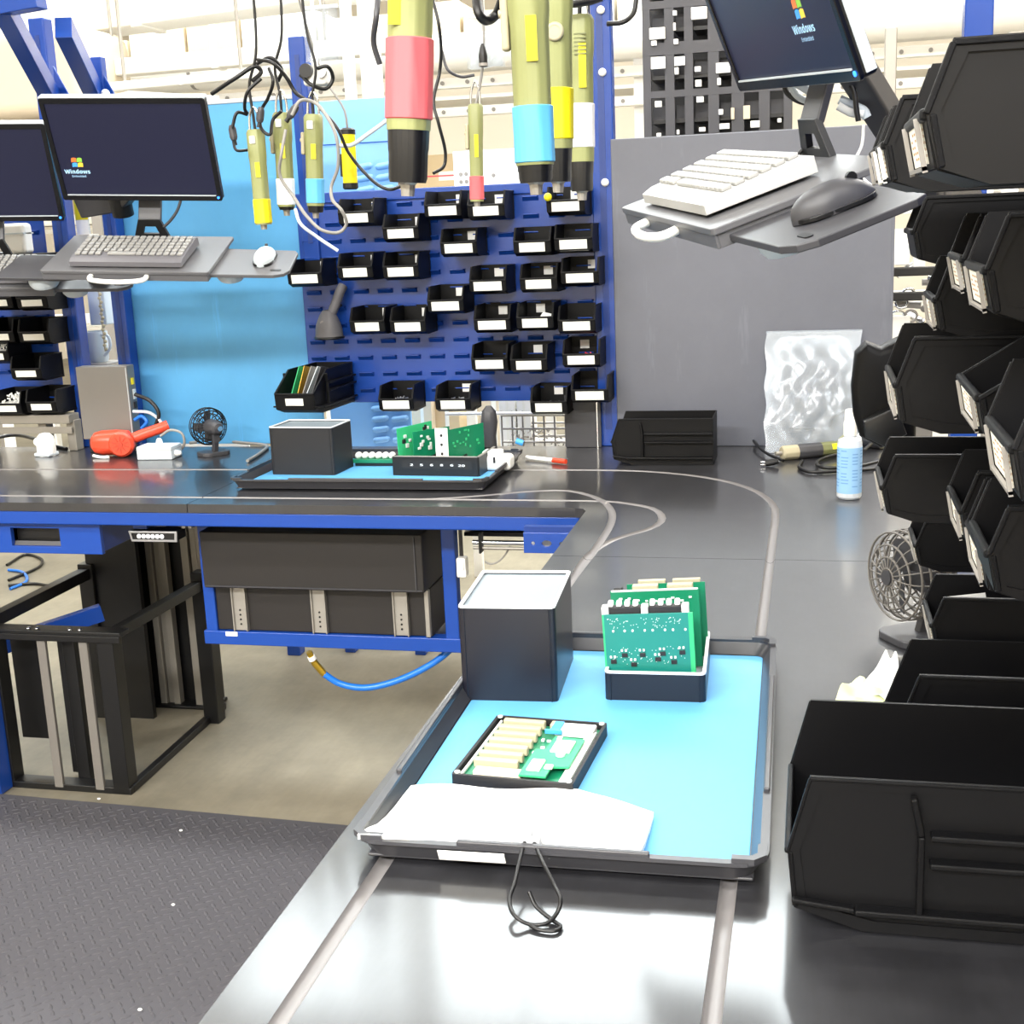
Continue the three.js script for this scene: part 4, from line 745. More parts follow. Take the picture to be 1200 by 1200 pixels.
function keyboardArm(pose, words, o = {}) {
  const set = (t, x, y, z) => { const m = pose.clone().multiply(new THREE.Matrix4().makeTranslation(x, y, z)); m.decompose(t.position, t.quaternion, t.scale); return t; };
  // carrier: keyboard plate, mouse platform, upright
  const pw = .45, pd = .2;
  const a = set(thing('keyboard_mount', words.arm, 'keyboard arm'), 0, 0, 0);
  mesh('keyboard_plate', mv(extrude(rrect(pw, pd + .04, .006), .006, .0015), 0, -.012, -.025, -90 * D), M.mount, a);
  mesh('plate_skirt', [rbox(pw - .004, .022, .004, .001, 0, -.02, pd / 2 - .008), rbox(.004, .022, pd - .01, .001, pw / 2 - .004, -.02, -.005)], M.mount, a);
  mesh('mouse_platform', mv(extrude([[-.02, -.085], [.165, -.085], [.19, -.075], [.2, -.055], [.195, .06], [.185, .075], [-.02, .085]], .006, .0015), pw / 2 + .0, -.026, -.01, -90 * D), o.lightKeys ? M.darkGrey : M.mount, a);
  mesh('platform_slot', mv(extrude(rrect(.03, .01, .005), .001), pw / 2 + .165, -.0182, .045, -90 * D), M.black, a);
  mesh('swivel_cup', turned([[0, -.028], [.03, -.028], [.036, -.02], [.038, 0], [0, 0]], 22).translate(pw / 2 + .035, -.028, .02), M.paleGrey, a);
  mesh('palm_handle', tube([[-.09, -.018, pd / 2 - .012], [-.088, -.02, pd / 2 + .012], [-.05, -.022, pd / 2 + .022], [.02, -.022, pd / 2 + .022], [.058, -.02, pd / 2 + .012], [.06, -.018, pd / 2 - .012]], .0065, 40, 10), M.white, a);
  if (o.leftWing) { mesh('mouse_platform', mv(extrude([[-.2, -.06], [-.185, -.08], [-.02, -.08], [.06, -.06], [.06, .07], [-.19, .07]], .006, .0015), -pw / 2 + .06, -.04, .0, -90 * D), M.darkGrey, a); mesh('swivel_cup', turned([[0, -.03], [.034, -.03], [.04, -.02], [.042, 0], [0, 0]], 22).translate(-pw / 2 - .03, -.046, .03), M.paleGrey, a); }
  const sx = o.stand || 0;
  mesh('yoke', extrude([[-.05, 0], [.05, 0], [.03, .052], [-.03, .052]], .008, .001, [[[-.024, .012], [.024, .012], [.016, .034], [-.016, .034]]]).translate(sx, -.006, -.142), M.black, a);
  mesh('upright', [bar([sx, .04, -.14], [sx, .1, -.178], .064, .012, .003), bar([sx, .095, -.177], [sx, .22, -.182], .064, .012, .003)], M.darkGrey, a);
  mesh('screen_mount', rbox(.1, .09, .012, .004, sx, .2, -.174), M.black, a);
  // swing arm back to the post
  const inv = pose.clone().invert(), loc = q => Array.isArray(q) ? q : V(...q.toArray()).applyMatrix4(inv).toArray();
  const e = loc(o.elbow), k = loc(o.anchor);
  mesh('swing_link', [bar([sx, .17, -.19], e, .04, .055, .006), bar(e, k, .045, .06, .006), ...(o.end ? [bar(k, loc(o.end), .04, .05, .006)] : [])], M.darkGrey, a);
  mesh('pivot', cyl(.03, .03, .09, 20, e[0], e[1], e[2]), M.black, a);
  // keyboard
  const kb = set(thing('keyboard', words.keyboard, 'keyboard'), 0, .001, 0); const KM = o.lightKeys ? M.keyPale : M.keyGrey, BM = o.lightKeys ? M.casePale : M.caseGrey;
  const lift = .07; const kg = new THREE.Group(); // built flat, feet raise the back edge
  const sh = mesh('case', mv(extrude([[-.075, 0], [.075, 0], [.075, .019], [.06, .024], [-.06, .016], [-.075, .011]], .3, .001), -.15, 0, 0, 0, 90 * D, 0), BM, kb);
  const slope = Math.atan2(.008, .12);
  mesh('key_gap_shade', mv(box(.296, .0015, .118), 0, .0202, 0, slope), o.lightKeys ? M.grey : M.darkGrey, kb);  // darker plate stands in for the shade between the keys
  for (let r = 0; r < 6; r++) for (let c = 0; c < 16; c++) { if (r === 5 && c > 3 && c < 9) continue; const z = -.052 + r * .0185, x = -.138 + c * .0184 + (r % 2) * .001; mesh('key', keyGeo, KM, kb, [x, .0238 - z * .0667, z], [slope, 0, 0]); }
  mesh('key', keyWide, KM, kb, [-.018, .0238 - .0405 * .0667, .0405], [slope, 0, 0]);
  // mouse
  const ms = set(thing('computer_mouse', words.mouse, 'mouse'), pw / 2 + (o.mouse ? o.mouse[0] : .1), -.0175, o.mouse ? o.mouse[1] : -.012); ms.scale.setScalar(.92);
  const mg = new THREE.SphereGeometry(1, 28, 18, 0, Math.PI * 2, 0, Math.PI / 2); const mp = mg.attributes.position;
  for (let i = 0; i < mp.count; i++) { const x = mp.getX(i), y = mp.getY(i), z = mp.getZ(i); mp.setXYZ(i, x * .031 * (1 - .12 * z * z) * (1 - .1 * Math.exp(-((z + .1) ** 2) * 12)), Math.pow(y, .7) * .036 * (1 - .18 * (z < 0 ? z * z * 1.8 : 0)), z * .056); } mg.computeVertexNormals();
  mesh('mouse_shell', mg, o.mouseMat || M.grey, ms); mesh('mouse_skirt', mv(extrude(rrect(.056, .104, .026), .004, .001), 0, .0012, 0, -90 * D), M.black, ms); mesh('wheel', cyl(.007, .007, .006, 14).rotateZ(90 * D).translate(0, .03, -.03), M.black, ms);
  // monitor
  const mw = .44, mh = .275, mo = set(thing('monitor', words.monitor, 'monitor'), o.screenX || 0, .245 + (o.my || 0) - mh / 2, -.125 + (o.mz || 0)); mo.rotateX(o.lean ?? 3 * D);
  mesh('casing', [rbox(mw, mh, .022, .006, 0, mh / 2, -.008), rbox(mw * .7, mh * .7, .03, .012, 0, mh / 2, -.025)], M.black, mo);
  mesh('bezel', extrude(rrect(mw, mh, .006), .004, .001, [rrect(mw - .022, mh - .026, .002)]).translate(0, mh / 2, .002), M.blackGloss, mo);
  const lt = logoTex(o.logo || .16, o.logoY);
  mesh('screen', new THREE.PlaneGeometry(mw - .02, mh - .024).translate(0, mh / 2, .0042), new THREE.MeshPhysicalMaterial({ map: lt, roughness: .28, emissive: 0xffffff, emissiveMap: lt, emissiveIntensity: .35 }), mo);
  mesh('top_edge', rbox(mw, .006, .024, .002, 0, mh + .001, -.006), M.paleGrey, mo); if (o.lightKeys) mesh('side_edge', rbox(.003, mh - .01, .014, .001, mw / 2 + .001, mh / 2, -.009), M.paleGrey, mo); mesh('chin_strip', box(mw - .03, .0025, .002, 0, .0145, .0072), M.paleGrey, mo);
  mesh('power_light', cyl(.0035, .0035, .002, 12).rotateX(90 * D).translate(mw / 2 - .009, .009, .0075), new THREE.MeshStandardMaterial({ color: 0x2f7dff, emissive: 0x2f7dff, emissiveIntensity: 1.5 }), mo);
  return { a, kb, ms, mo };
}
const kL = keyboardArm(poseOf(V(-1.753, 1.463, -3.15), 6 * D, 21 * D, -3 * D), { arm: 'grey keyboard arm with white handle before the bright blue panel', keyboard: 'grey keyboard on the arm before the bright blue panel', mouse: 'pale mouse on the platform beside the bright blue panel', monitor: 'black monitor with white top edge before the bright blue panel' }, { leftWing: true, mouseMat: M.paleGrey, logo: .1, elbow: [-.12, .06, -.25], anchor: [-.26, .02, -.3], mouse: [.12, -.02] });
const kR = keyboardArm(poseOf(V(-.119, 1.541, -1.815), -69.5 * D, 18.2 * D, -4.4 * D), { arm: 'dark keyboard arm with white handle reaching out before the grey panel', keyboard: 'white keyboard on the arm before the grey panel', mouse: 'black mouse with grey sides on the platform before the grey panel', monitor: 'black monitor tilted above the white keyboard' }, { lightKeys: true, my: -.013, mz: -.01, lean: 5 * D, logoY: .73, mouseMat: M.darkGrey, logo: .72, mouse: [.095, -.02], elbow: onZ(1060, 172, -2.12), anchor: onZ(1092, 224, -2.2), end: onZ(1140, 240, -2.57) });
const kF = keyboardArm(poseOf(V(-2.26, 1.43, -3.2), 14 * D, 20 * D, -2 * D), { arm: 'grey keyboard arm at the frame edge left of the post', keyboard: 'grey keyboard at the edge left of the blue post', mouse: 'pale mouse on the arm left of the blue post', monitor: 'black monitor left of the blue post' }, { logo: .2, elbow: [-.12, .06, -.25], anchor: [-.2, .02, -.36] });
// cables behind the right monitor and the mouse lead
for (const [pts, z, m, r, l] of [
  [[[918, 95], [922, 108], [935, 118], [952, 122]], -1.98, M.black, .004, 'black cable hanging under the tilted monitor'],
  [[[925, 97], [934, 112], [946, 118], [956, 116]], -1.97, M.paleGrey, .005, 'thick pale cable bundled behind the tilted monitor'],
  [[[930, 96], [944, 104], [956, 112]], -1.95, M.paleGrey, .006, 'pale cable bundled left of the arm upright'],
  [[[984, 116], [1000, 124], [1012, 130], [1016, 138]], -1.97, M.paleGrey, .007, 'pale cable bundled right of the arm upright'],
  [[[982, 124], [998, 132], [1012, 134]], -1.96, M.white, .006, 'white cable beneath the monitor bundle'],
  [[[990, 88], [1000, 105], [1004, 130], [1006, 142]], -1.94, M.black, .004, 'black cable dropping from the blue power light'],
  [[[1012, 146], [1010, 170], [1002, 190], [1008, 205], [1025, 220], [1048, 228], [1054, 232]], -1.86, M.white, .0022, 'thin white lead looping down to the mouse platform'],
  [[[944, 173], [938, 178], [936, 185], [930, 196]], -1.9, M.black, .003, 'thin black lead at the foot of the arm upright']])
  tag(mesh('monitor_cable', tube(pts.map(([x, y]) => onZ(x, y, z)), r, 36, 7), m), l, 'cable');
tag(mesh('screen_cable', tube([[213, 230], [208, 246], [200, 258], [192, 266]].map(([x, y]) => onZ(x, y, -3.24)), .004, 24, 7), M.darkGrey), 'grey cable hanging from the monitor before the bright blue panel', 'cable');
// ---------------------------------------------------------------- hanging electric screwdrivers
const RAILY = 2.42, cordTops = [];
// [pixel of top, pixel of nose end] fix the axis; radii in metres
function screwdriver(z, top, end, r, marks, tape, label, o = {}) {
  const A = onZ(...top, z), B = onZ(...end, z), len = A.distanceTo(B);
  const t = thing('electric_screwdriver', label, 'screwdriver', B);
  t.quaternion.setFromUnitVectors(V(0, 1, 0), A.clone().sub(B).normalize());
  const f = m => len * (end[1] - m) / (end[1] - top[1]);           // height above the nose of a photo row
  const [t0, t1, n0] = marks.map(f);                                 // tape top, tape bottom, nose top
  const bt = len, R = r;
  mesh('body', turned([[0, n0 - .002], [R * .96, n0 - .002], [R * .98, t1 - .001], [R * .97, t0 + .002], [R * .98, t0 + (bt - t0) * .5], [R * 1.06, t0 + (bt - t0) * .62], [R * 1.08, bt - .006], [R * .9, bt], [0, bt]], 26), M.olive, t);
  mesh('tape_band', turned([[R * .97, t1], [R * 1.05, t1 + .001], [R * 1.04, (t0 + t1) / 2], [R * 1.06, t0 - .001], [R * .97, t0]], 26), tape, t);
  if (n0 > .006) mesh('nose', turned([[0, 0], [R * .8, 0], [R * .86, .004], [R * .87, n0 * .55], [R * .9, n0 * .62], [R * .93, n0], [0, n0]], 24), M.black, t);
  mesh('bit_holder', turned([[0, -.012], [.006, -.012], [.007, -.002], [.009, 0], [0, 0]], 12), M.zinc, t);
  if (o.sticker) mesh('rating_sticker', mv(box(R * .55, o.sticker, .0012), o.sx || R * .3, t0 + (bt - t0) * .42, R * 1.0, 0, .2), M.yellow, t);
  if (o.switch) mesh('reverse_switch', rbox(R * .7, R * .9, .006, .002, 0, bt - R * 1.2, R * 1.06), M.white, t);
  if (o.lever) mesh('lever', [rbox(.008, o.lever, .012, .003, -R * 1.18, t0 + (bt - t0) * .55, .004), cyl(.004, .004, .006, 12).rotateZ(90 * D).translate(-R * 1.3, t0 + (bt - t0) * .6, .006)], M.ivory, t);
  if (o.plug) mesh('torque_plug', [new THREE.TorusGeometry(.0075, .003, 8, 18).translate(R * .1, t0 + (bt - t0) * .45, R * 1.02), cyl(.006, .006, .006, 14).rotateX(90 * D).translate(R * .1, t0 + (bt - t0) * .45, R)], M.ivory, t);
  if (o.vent) for (let i = 0; i < 6; i++) mesh('vent', box(R * .9, .0014, .002, R * .2, t0 + (bt - t0) * (.55 + i * .045), R * 1.04), M.oliveDark, t);
  if (o.hook !== false) mesh('hanging_bail', tube([[-R * .7, bt - .004, 0], [-R * .5, bt + .03, 0], [0, bt + .045, 0], [R * .5, bt + .03, 0], [R * .7, bt - .004, 0]], .0025, 30, 7), M.chrome, t);
  // cord up to the overhead tube
  const w = A.clone(), top2 = V(A.x + (o.dx || 0), RAILY - .01, A.z), pushed = cordTops.push(top2), mid = o.mid ? o.mid.map(([x, y]) => onZ(x, y, z)) : [A.clone().lerp(top2, .5).add(V(.015, 0, .01))];
  tag(mesh('driver_cord', tube([w.clone().add(A.clone().sub(B).normalize().multiplyScalar(-.004)), ...mid, top2], o.cord || .003, 50, 7), o.cordMat || M.black), o.cordLabel, 'cord', 'cords of the hanging screwdrivers');
  return t;
}
screwdriver(-1.15, [482, -70], [478, 214], .0205, [42, 138, 148], M.red, 'olive electric screwdriver with a wide red band', { sticker: .05, sx: -.008, cordLabel: 'cord of the red-banded screwdriver' });
screwdriver(-1.3, [616, -60], [628, 214], .0195, [122, 190, 190.5], M.tapeBlue, 'olive electric screwdriver with a light blue band', { sticker: .042, lever: .055, cordLabel: 'cord of the blue-banded screwdriver' });
screwdriver(-1.5, [651, -40], [654, 213], .018, [101, 162, 171], M.yellow, 'olive electric screwdriver with a plain yellow band', { plug: true, switch: true, cordLabel: 'cord of the yellow-banded near screwdriver' });
screwdriver(-1.75, [679, 18], [682, 224], .0175, [120, 172, 187], M.tapeWhite, 'olive electric screwdriver with a white band and vents', { vent: true, sticker: .055, sx: .006, cordLabel: 'cord of the white-banded screwdriver' });
screwdriver(-2.65, [557, 122], [559, 235], .0145, [206, 234, 235], M.red, 'slim olive screwdriver with short red tip before the louvred panel', { sticker: .045, lever: .05, mid: [[563, 96], [566, 70], [567, 40]], cordLabel: 'cord of the slim red-tipped screwdriver', cordMat: M.cableGrey });
screwdriver(-2.55, [299, 152], [309, 262], .0175, [233, 261.5, 262], M.yellow, 'far olive screwdriver with yellow tip before the bright blue panel', { sticker: .03, switch: true, mid: [[296, 130], [292, 100], [300, 60]], cordLabel: 'cord of the yellow-tipped far screwdriver' });
screwdriver(-2.6, [330, 132], [336, 246], .0185, [209, 240, 241], M.tapeWhite, 'far olive screwdriver with white tip before the bright blue panel', { sticker: .03, switch: true, lever: .045, mid: [[328, 110], [322, 80], [330, 40]], cordLabel: 'cord of the white-tipped far screwdriver' });
screwdriver(-2.6, [367, 134], [370, 249], .0185, [209, 238, 240], M.tapeBlue, 'far olive screwdriver with blue tip before the blue post', { sticker: .03, switch: true, lever: .045, mid: [[366, 112], [370, 80], [358, 30]], cordLabel: 'cord of the blue-tipped far screwdriver' });
{ // yellow tube tool
  const z = -2.85, A = onZ(407, 150, z), B = onZ(411, 222, z), L = A.distanceTo(B), t = thing('yellow_tool', 'yellow tubular tool with black end caps hanging by the louvred panel', 'tool', B);
  t.quaternion.setFromUnitVectors(V(0, 1, 0), A.clone().sub(B).normalize());
  mesh('sleeve', cyl(.0165, .0165, L - .028, 22, 0, L / 2, 0), M.yellow, t); mesh('end_cap', turned([[0, 0], [.014, 0], [.0175, .003], [.0175, .014], [0, .014]], 20), M.black, t); mesh('end_cap', turned([[0, L - .014], [.0175, L - .014], [.0175, L - .004], [.012, L], [0, L]], 20), M.black, t); mesh('clip', rbox(.006, .05, .012, .002, -.018, L * .4, 0), M.black, t);
  tag(mesh('tool_cable', tube([A, onZ(404, 130, z), onZ(392, 110, z), onZ(380, 92, z), V(A.x - .1, RAILY - .01, -2.62)], .0025, 40, 6), M.cableGrey), 'thin cord of the yellow tubular tool', 'cord');
}
// overhead steel tubes the cords run up to
for (const [pts, l] of [[cordTops.slice(0, 4), 'overhead steel tool tube above the near screwdrivers'], [cordTops.slice(4).sort((a, b) => a.x - b.x), 'overhead steel tool tube above the far screwdrivers']]) {
  const t = thing('tool_tube', l, 'rail', [pts[0].x, RAILY, pts[0].z]), q = pts.map(p => p.clone().sub(t.position).setY(0));
  q.unshift(q[0].clone().lerp(q[1], -.4)); const n = q.length; q.push(q[n - 1].clone().lerp(q[n - 2], -.4));
  mesh('steel_tube', tube(q, .014, 40, 12), M.zinc, t);
  for (const p of [q[0], q[q.length - 1]]) mesh('hanger_rod', cyl(.006, .006, CEIL - RAILY, 8, p.x, (CEIL - RAILY) / 2, p.z), M.zinc, t);
}
// loops of signal cable around the far screwdrivers
const loops = [
  [[[248, 110], [275, 92], [300, 78], [306, 84], [296, 95]], -2.55, .0045, M.black, 'black cable sweeping left from the cable cluster'],
  [[[306, 92], [290, 108], [287, 128], [290, 134], [278, 132], [272, 150]], -2.52, .0035, M.black, 'thin black cable looping left of the yellow-tipped screwdriver'],
  [[[273, 162], [277, 176], [290, 176]], -2.52, .003, M.black, 'short black lead below the left cable plug'],
  [[[315, 80], [320, 95], [314, 115], [306, 130], [306, 150], [316, 158], [320, 140], [330, 130]], -2.54, .0035, M.black, 'black cable dipping between two far screwdrivers'],
  [[[335, 152], [330, 180], [328, 205], [345, 232], [360, 254], [378, 270], [398, 272], [406, 262], [400, 246], [390, 235], [388, 220], [396, 195], [394, 160], [382, 135], [368, 120], [352, 118], [342, 135]], -2.5, .0035, M.cableGrey, 'long grey cable looping down over the louvred panel bins'],
  [[[346, 245], [352, 262], [372, 278], [396, 294]], -2.52, .0035, M.paleGrey, 'pale cable end curving onto the louvred panel'],
  [[[376, 128], [395, 150], [408, 178], [425, 200], [445, 218], [458, 222], [470, 218]], -2.56, .0035, M.black, 'black cable sagging right over the louvred panel top'],
  [[[504, -60], [500, 60], [482, 118], [452, 142], [430, 158], [412, 170], [398, 171]], -2.72, .0045, M.paleGrey, 'pale cable running from the yellow tool to the right'],
  [[[302, 70], [320, 74], [335, 90], [346, 108], [360, 118]], -2.58, .004, M.black, 'black cable arching over the white-tipped screwdriver'],
  [[[352, 88], [366, 100], [382, 104], [390, 92], [384, 78], [372, 80]], -2.62, .004, M.black, 'coiled black cable beside the white hub'],
  [[[300, 75], [318, 68], [330, 82], [326, 95]], -2.6, .004, M.black, 'small black cable loop above the white-tipped screwdriver'],
  [[[506, -5], [514, 28], [517, 60], [515, 85], [508, 120], [514, 145], [522, 180], [520, 195], [508, 203]], -1.9, .0025, M.black, 'long thin black cord right of the red-banded screwdriver'],
  [[[443, -5], [441, 20], [438, 50], [445, 75]], -1.3, .003, M.darkGrey, 'grey cord left of the red-banded screwdriver'],
  [[[558, -5], [562, 18], [572, 24], [582, 16], [590, -4]], -1.6, .006, M.black, 'thick black cable loop between the near screwdrivers'],
  [[[650, 0], [668, 5], [690, 2], [705, -3]], -1.72, .005, M.black, 'thick black cable draped before the white-banded screwdriver'],
  [[[712, 28], [730, 26], [742, 16], [746, -4]], -2.6, .005, M.black, 'black cable loop right of the tall blue post'],
  [[[518, 60], [525, 82], [540, 90], [556, 88]], -2.62, .003, M.darkGrey, 'thin cable looping to the slim screwdriver'],
];
for (const [pts, z, r, m, l] of loops) tag(mesh('signal_cable', tube(pts.map(([x, y], i) => onZ(x, y, z + .012 * Math.sin(i * 1.7))), r, pts.length * 8, 7), m), l, 'cable');
for (const [px, py, rot, l] of [[273, 156, .1, 'grey inline cable plug left of the yellow-tipped screwdriver'], [305, 135, -.2, 'grey inline cable plug beside the yellow-tipped screwdriver'], [343, 131, -.7, 'large grey cable plug before the blue post']]) {
  const t = thing('cable_plug', l, 'plug', onZ(px, py, -2.52)); t.rotation.z = rot;
  mesh('plug_body', turned([[0, -.014], [.006, -.014], [.008, -.008], [.008, .008], [.005, .016], [0, .016]], 14), M.darkGrey, t); mesh('strain_relief', cyl(.004, .005, .012, 10, 0, -.018, 0), M.black, t);
}
{ const p = onZ(372, 92, -2.64), t = thing('cable_hub', 'white cable trolley hub among the tangled cables', 'hub', p);
  mesh('hub_body', rbox(.05, .03, .04, .006), M.white, t); mesh('hub_wheel', cyl(.014, .014, .01, 18).rotateX(90 * D).translate(-.014, .014, .024), M.black, t); mesh('hub_wheel', cyl(.012, .012, .01, 18).rotateX(90 * D).translate(.018, .01, .024), M.white, t); mesh('hanger', cyl(.004, .004, RAILY - p.y - .015, 8, 0, (RAILY - p.y) / 2 + .005, 0), M.white, t); }
{ const p = onZ(566, 66, -2.63), t = thing('cord_connector', 'black cord connector above the slim screwdriver', 'connector', p);
  mesh('connector_body', turned([[0, -.02], [.008, -.02], [.009, 0], [.006, .016], [.003, .024], [0, .024]], 14), M.black, t); mesh('collar', cyl(.0095, .0095, .006, 14, 0, -.016, 0), M.grey, t); }
// clear wrapped packs hanging beyond the cables
for (const [a, b, c, d, z, l] of [[355, 10, 400, 70, -3.2, 'clear plastic pouch hanging behind the cable hub'], [545, 20, 592, 78, -3.0, 'clear plastic pouch hanging left of the blue-banded screwdriver']]) {
  const p0 = onZ(a, b, z), p1 = onZ(c, d, z), t = thing('clear_pouch', l, 'pouch', [(p0.x + p1.x) / 2, p1.y, z]), w = p1.x - p0.x, h = p0.y - p1.y;
  const g = new THREE.PlaneGeometry(w, h, 12, 12), q = g.attributes.position; for (let i = 0; i < q.count; i++) q.setZ(i, .012 * Math.sin(q.getX(i) * 60) + .01 * Math.cos(q.getY(i) * 45 + q.getX(i) * 30)); g.computeVertexNormals();
  mesh('film', [g.clone().translate(0, h / 2, .014), g.rotateY(Math.PI).translate(0, h / 2, -.014)], M.film, t); mesh('seal', box(w, .008, .006, 0, h, 0), M.white, t); mesh('hanger', cyl(.002, .002, .5, 6, 0, h + .25, 0), M.white, t);
}
// ---------------------------------------------------------------- bin rack at the right: bins face the aisle (-x)
const RX = .305;
{
  const t = thing('rack_panel', 'blue louvred rack panel carrying the bins along the right of the bench', 'rack', [RX + .012, HB, -1.15]);
  mesh('rack_sheet', rbox(.012, .95, 1.5, .003, 0, .675, 0), M.blueDeep, t);
  for (const z of [-.72, .72]) mesh('rack_post', rbox(.05, 1.25, .05, .004, .03, .625, z), M.blue, t);
  for (let r = 0; r < 9; r++) mesh('louver_rail', rbox(.006, .01, 1.4, .002, -.008, .22 + r * .1, 0), M.blueDeep, t);
  const q = onZ(1143, 100, -2.6), u = thing('frame_post', 'square blue post rising behind the top black bins', 'post', [q.x, HB, -2.6]);
  mesh('post_tube', rbox(.05, 1.5, .05, .004, 0, .75, 0), M.blue, u); mesh('foot_plate', rbox(.09, .008, .09, .002, 0, .004, 0), M.blueDeep, u);
}
const printed = new THREE.MeshStandardMaterial({ roughness: .7, map: canvasTex(128, 64, (c, w, h) => { c.fillStyle = '#f2efe2'; c.fillRect(0, 0, w, h); c.fillStyle = '#b58a5a'; for (let r = 0; r < 5; r++) for (let k = 0; k < 6; k++) if ((r * 7 + k * 5) % 4) c.fillRect(10 + k * 19, 9 + r * 10, 14, 4); }) });
function rackBin(lx, ly, zn, W, H, label, o = {}) {
  const p = onZ(lx, ly, -zn), L = RX - p.x;
  return bin([RX, p.y - H * .5, -zn - W / 2], L, W, H, { label, turn: -90 * D, group: 'bins on the right rack', cardMat: printed, holder: true, holderMat: M.grey, lw: W * .68, lh: H * .3, ...o });
}
rackBin(1085, 134, .66, .115, .067, 'topmost black bin on the rack beside the white labelled one');
rackBin(1037, 170, 1.0, .1, .068, 'top-row black bin with white label holder against the grey panel', { holderMat: M.white });
rackBin(1028, 176, 1.13, .1, .068, 'farthest top-row black bin behind the white label holder');
rackBin(1129, 304, 1.06, .095, .068, 'second-row black bin with bright printed label, farther of the pair');
rackBin(1156, 317, .86, .1, .07, 'second-row black bin with bright printed label, nearer of the pair');
rackBin(1070, 272, 1.38, .1, .07, 'black bin seen side on beneath the mouse platform', { card: false });
rackBin(1096, 352, 1.2, .1, .07, 'black bin tucked under the second row beside chrome rods');
rackBin(1050, 452, 1.2, .14, .088, 'wide black bin in the third row with double rim');
rackBin(1147, 467, .95, .125, .07, 'third-row black bin tipped to show its printed label', { slant: .75 });
rackBin(1188, 527, .73, .105, .075, 'third-row black bin with the largest printed label');
rackBin(1034, 572, 1.33, .105, .07, 'fourth-row black bin above the wire fan');
rackBin(1127, 600, 1.12, .1, .072, 'fourth-row black bin with narrow printed label');
rackBin(1152, 648, 1.0, .1, .078, 'fourth-row black bin nested among several rims');
rackBin(1158, 650, .88, .09, .068, 'fourth-row plain black bin overlapping its printed neighbour', { card: false });
rackBin(1092, 734, 1.5, .1, .072, 'low black bin with a white card inside, right of the fan');
rackBin(1073, 640, 1.75, .1, .07, 'dark bin half hidden behind the wire fan');
{ const p = onZ(1130, 702, -1.55); tag(mesh('index_card', mv(box(.05, .016, .001), 0, 0, 0, -.4, .2, .15), M.paper, scene, [p.x, p.y, -1.54]), 'white card inside the low bin by the fan', 'card'); }
// big bins standing on the bench
bin([.357, HB + .0015, -1.195], .375, .19, .15, { label: 'largest black ribbed bin standing on the bench at the near corner', turn: -90 * D, ribs: true, slant: .13, cardMat: printed, lw: .1, lh: .04, group: 'bins standing on the bench' });
bin([.462, HB + .0015, -1.41], .375, .12, .16, { label: 'large black bin standing on the bench behind the ribbed one', turn: -90 * D, cardMat: printed, lw: .07, lh: .04, group: 'bins standing on the bench' });
{ const p = onY(770, 545, HB); const L = .27; const e = onY(838, 540, HB);
  bin([e.x, HB, p.z - .07], L, .14, .125, { label: 'black ribbed bin standing alone against the grey panel', turn: -90 * D, ribs: true, card: false }); }
// black moulded scoop beyond the third row
{
  const z = -2.1, o = onZ(1028, 500, z), t = thing('moulded_scoop', 'black moulded plastic scoop hanging behind the wide third-row bin', 'scoop', [o.x, o.y, z]);
  const P = (x, y) => { const q = onZ(x, y, z); return [q.x - o.x, q.y - o.y]; };
  const outline = [[1010, 415], [1016, 409], [1024, 412], [1032, 414], [1044, 407], [1062, 398], [1062, 500], [1044, 506], [1032, 510], [1014, 500], [1008, 480], [1006, 450]].map(q => P(...q));
  mesh('scoop_shell', toCreasedNormals(extrude(outline, .04, .012), .9), M.bin, t);
  mesh('scoop_cup', toCreasedNormals(extrude([[1012, 486], [1046, 470], [1056, 498], [1034, 511], [1014, 501]].map(q => P(...q)), .05, .003).translate(0, 0, .03), .4), M.black, t);
  mesh('scoop_arm', bar([.03, .02, -.01], [RX + .3 - o.x - .3 + .06, .02, -.01], .02, .03), M.black, t);
}
// wire fan on the bench
{ const p = onY(1066, 752, HB), t = thing('wire_fan', 'small black wire-guard fan on the bench below the fourth-row bins', 'fan', [p.x - .012, HB, p.z]); fan(t, .068, .105, -58 * D, 2.2, M.slatGrey); }
// crumpled papers
{
  const sheet = (name, pts, m, label, s) => { const N = 10, P = pts.map(([x, y, h]) => onY(x, y, HB + h)); const g = new THREE.PlaneGeometry(1, 1, N, N), q = g.attributes.position;
    for (let i = 0; i < q.count; i++) { const u = q.getX(i) + .5, v = .5 - q.getY(i); const a = P[0].clone().lerp(P[1], u), b = P[3].clone().lerp(P[2], u), c = a.lerp(b, v); c.y += .008 * Math.sin(u * 9 + s) * Math.cos(v * 8 + s * 2); q.setXYZ(i, c.x, Math.max(HB + .002, c.y), c.z); }
    g.computeVertexNormals(); const b2 = g.clone().translate(0, -.0012, 0); return tag(mesh(name, [g, b2], m), label, 'paper'); };
  sheet('crumpled_paper', [[1036, 766, .03], [1052, 768, .03], [1056, 826, .012], [1006, 812, .01]], M.paper, 'crumpled white paper wedged behind the big ribbed bin', .3);
  sheet('crumpled_paper', [[994, 796, .012], [1040, 802, .014], [1046, 836, .008], [970, 830, .004]], std(0xdfe8b4, .7), 'crumpled pale green paper on the bench behind the ribbed bin', 1.7);
}
